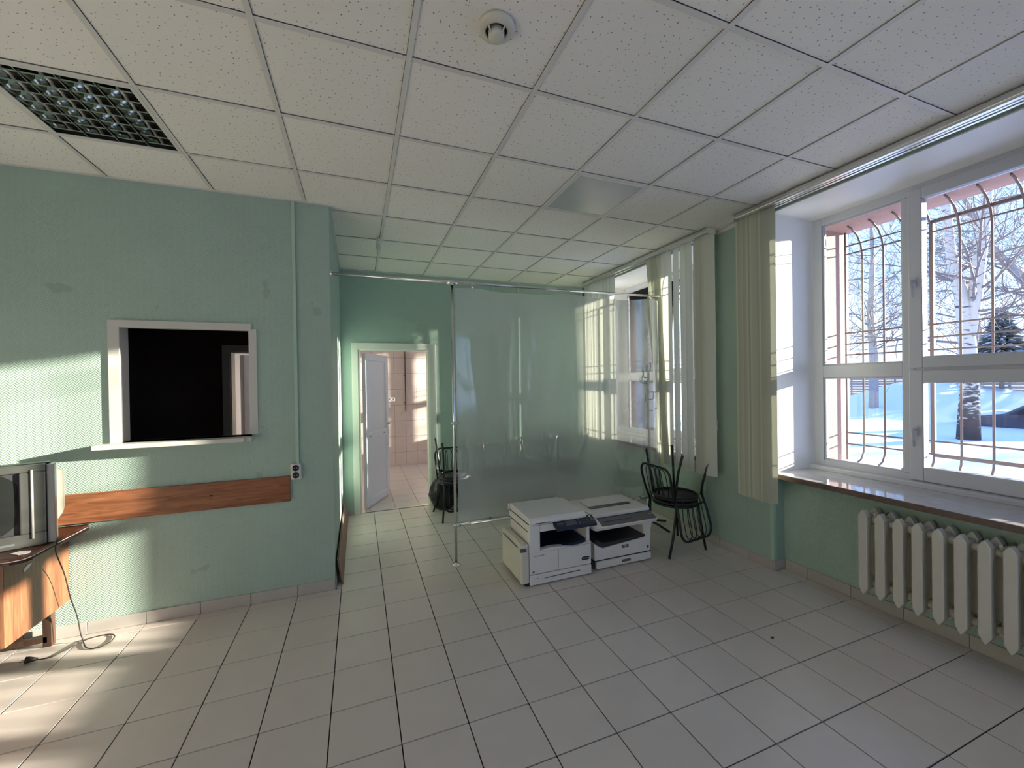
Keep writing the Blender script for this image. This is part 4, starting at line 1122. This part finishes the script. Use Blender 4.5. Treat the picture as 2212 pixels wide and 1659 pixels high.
def branch(mb, p, d, L, r, depth, rng, up=.12, kids=(7, 6, 4), droop=0, thin=.0035):
    n = 6 if depth < 2 else 4
    pts = [Vector(p)]; dd = Vector(d).normalized(); rad = [r]
    for i in range(n):
        dd = (dd+Vector((rng.uniform(-1, 1), rng.uniform(-1, 1), rng.uniform(-1, 1)))*.16+Vector((0, 0, up-droop*(i/n)))*.5).normalized()
        pts.append(pts[-1]+dd*L/n); rad.append(max(thin, r*(1-.8*(i+1)/n)))
    mb.tube(pts, rad, 6 if depth == 0 else (4 if depth == 1 else 3), cap=False)
    if depth >= len(kids): return
    for q in range(kids[depth]):
        u = rng.uniform(.25, 1); i = min(n-1, int(u*n)); fr_ = u*n-i
        b = pts[i].lerp(pts[i+1], fr_)
        ax = (pts[i+1]-pts[i]).normalized(); o_ = ax.orthogonal().normalized()
        o_.rotate(Matrix.Rotation(rng.uniform(0, 6.28), 3, ax))
        nd = (ax*rng.uniform(.5, .9)+o_*rng.uniform(.6, 1.0)).normalized()
        branch(mb, b, nd, L*rng.uniform(.4, .6), rad[i]*.55, depth+1, rng, up, kids, droop, thin)
def tree(label, loc, stems, bmat, seed, nb, blen, z0, kids=(6, 5), droop=.1, thin=.005):
    rng = random.Random(seed)
    t = thing('bare_tree', label, 'tree', loc)
    tr = MB(); br = MB()
    for pts, rr in stems:
        tr.tube([Vector(p) for p in pts], rr, 12)
    tr.build('trunk', bmat, t)
    for q in range(nb):
        pts, rr = stems[q % len(stems)]
        for _ in range(20):
            u = rng.uniform(0, len(pts)-1.001); i = int(u); p = Vector(pts[i]).lerp(Vector(pts[i+1]), u-i)
            if p.z > z0: break
        r = rr[i]+(rr[i+1]-rr[i])*(u-i)
        a = rng.uniform(0, 6.28)
        branch(br, p, Vector((cos(a), sin(a), rng.uniform(.1, .7))), blen*rng.uniform(.5, 1.1), max(.010, r*.24), 0, rng, .10, kids, droop, thin)
    o = br.build('branches', 'twig', t); return t
# birch in front of the right-hand panes
bx, by = 15.4, 5.82
tree('old white-barked birch with a forked trunk in the snow outside the near window', (bx, by, gz(bx, by)-.02),
     [([(0, 0, 0), (.02, -.02, 1.2), (.0, .0, 2.6), (-.03, .10, 3.9), (-.06, .30, 5.2), (-.1, .40, 7.2), (-.2, .45, 11)], [.235, .195, .175, .14, .115, .09, .04]),
      ([(0, -.06, 2.8), (.1, -.12, 3.9), (.1, -.20, 4.8), (.1, -.36, 6.6), (.1, -.4, 10)], [.10, .145, .135, .11, .05])], 'birch', 3, 34, 3.2, 2.6, (6, 5), .15, .005)
tx, ty = 20.5, 10.6
tree('slender bare tree standing left of the birch outside the near window', (tx, ty, gz(tx, ty)-.05),
     [([(0, 0, 0), (.05, .0, 2), (-.05, .05, 4), (.05, 0, 6.5), (0, .1, 10)], [.17, .15, .12, .08, .03])], 'bark', 11, 34, 3.0, 2.4, (6, 5), .0, .006)
tx, ty = 23, 16
tree('bare tree with a thick leaning bough behind the slender tree', (tx, ty, gz(tx, ty)-.05),
     [([(0, 0, 0), (-.2, .6, 3), (-.1, .3, 4.0), (.3, -.9, 5.6), (.5, -1.6, 6.7), (.6, -1.9, 7.2)], [.42, .36, .34, .30, .26, .18]),
      ([(-.1, .4, 3.6), (0, .8, 6), (0, 1.0, 10)], [.22, .16, .05])], 'bark', 21, 26, 3.2, 3.5, (6, 5), .0, .008)
tx, ty = 23, 5.5
tree('leaning bare tree behind the spruce at the right of the birch', (tx, ty, gz(tx, ty)-.05),
     [([(0, 0, 0), (.1, .5, 2.5), (.2, 1.4, 4.5), (.3, 2.6, 6.6), (.3, 3.4, 9)], [.22, .2, .17, .12, .05])], 'bark', 31, 26, 3.2, 2.4, (6, 5), .0, .006)
for q, (tx, ty, l) in enumerate(((33, 12, 'far bare tree on the skyline behind the snow heap'), (36, 22, 'far bare tree at the left of the fence'), (31, 1.5, 'far bare tree behind the parked car'), (26, 21, 'tall bare tree outside the far window'))):
    tree(l, (tx, ty, gz(tx, ty)-.05), [([(0, 0, 0), (.1, 0, 3), (-.1, .1, 6), (0, 0, 10)], [.2, .17, .1, .03])], 'bark', 50+q, 30, 4.0, 2.0, (6, 4), .0, .012)
# spruce
rng = random.Random(5); sx_, sy_ = 26.5, 8.95
t = thing('spruce', 'low dark spruce dusted with snow to the right of the birch', 'tree', (sx_, sy_, gz(sx_, sy_)-.05))
MB().tube([(0, 0, 0), (0, 0, 3.4)], [.09, .02], 8).build('trunk', 'bark', t)
nd = MB(); sn = MB()
for q in range(520):
    u = rng.random()**.8; z = .5+3.0*u; a = rng.uniform(0, 6.28); L_ = (1.35*(1-u)+.18)*rng.uniform(.75, 1.1)
    p0 = Vector((0, 0, z)); d = Vector((cos(a), sin(a), 0)); side = Vector((-sin(a), cos(a), 0))
    tip = p0+d*L_+Vector((0, 0, -.22*L_+.12))
    mid = p0+d*L_*.55+Vector((0, 0, .02)); w = .10*L_+.05
    nd.add([p0, mid+side*w, tip, mid-side*w, mid+Vector((0, 0, .05)), mid-Vector((0, 0, .07))], [(0, 1, 4), (1, 2, 4), (2, 3, 4), (3, 0, 4), (0, 5, 1), (1, 5, 2), (2, 5, 3), (3, 5, 0)])
    if rng.random() < .45:
        m2 = mid+Vector((0, 0, .06)); w *= .55
        sn.add([p0.lerp(m2, .4), m2+side*w, tip.lerp(m2, .4)+Vector((0, 0, .03)), m2-side*w, m2+Vector((0, 0, .05))], [(0, 1, 4), (1, 2, 4), (2, 3, 4), (3, 0, 4), (0, 3, 2, 1)])
o = nd.build('needles', 'needle', t); o['kind'] = 'stuff'
o = sn.build('snow_caps', 'snow', t); o['kind'] = 'stuff'
# fence
t = thing('yard_fence', 'weathered horizontal board fence behind the snow heap', 'fence', (29, 8, GZ))
for q in range(10): MB().box(-.012, .012, -3, 13, .42+.155*q, .42+.155*q+.13).build('board', 'fence', t)
for q in range(8): MB().box(.012, .09, -2.9+2.2*q, -2.8+2.2*q, 0, 1.95).build('post', 'fence', t)
# parked car under snow
t = thing('parked_car', 'dark parked car half buried in snow to the right of the birch', 'car', (20.2, 5.5, -.58), (0, 0, radians(100)))
MB().prism([(-2.1, .35), (2.1, .35), (2.12, .62), (1.95, .80), (1.15, .92), (.55, 1.32), (-.95, 1.36), (-1.75, .98), (-2.1, .90)], 'y', -.82, .82).build('body', 'carpaint', t, bevel=.06, bseg=3)
MB().prism([(1.02, .93), (.52, 1.28), (-.9, 1.31), (-1.55, .97)], 'y', -.835, .835).build('side_window', 'carglass', t, bevel=.02)
MB().prism([(1.13, .945), (.58, 1.32), (.53, 1.30), (1.06, .92)], 'y', -.70, .70).build('windscreen', 'carglass', t)
MB().prism([(.55, 1.33), (.45, 1.44), (-.2, 1.48), (-.85, 1.44), (-.97, 1.36)], 'y', -.8, .8).prism([(2.0, .8), (1.9, .9), (1.3, 1.0), (1.12, .93), (1.9, .79)], 'y', -.8, .8).build('snow_cover', 'snow', t, bevel=.05, bseg=3)
for x_ in (-1.3, 1.3):
    for y_ in (-.80, .62): MB().lathe([(0, 0), (.2, 0), (.31, .01), (.31, .17), (.2, .18), (0, .18)], 20, (x_, y_, .31), 'y').build('wheel', 'rubber', t)
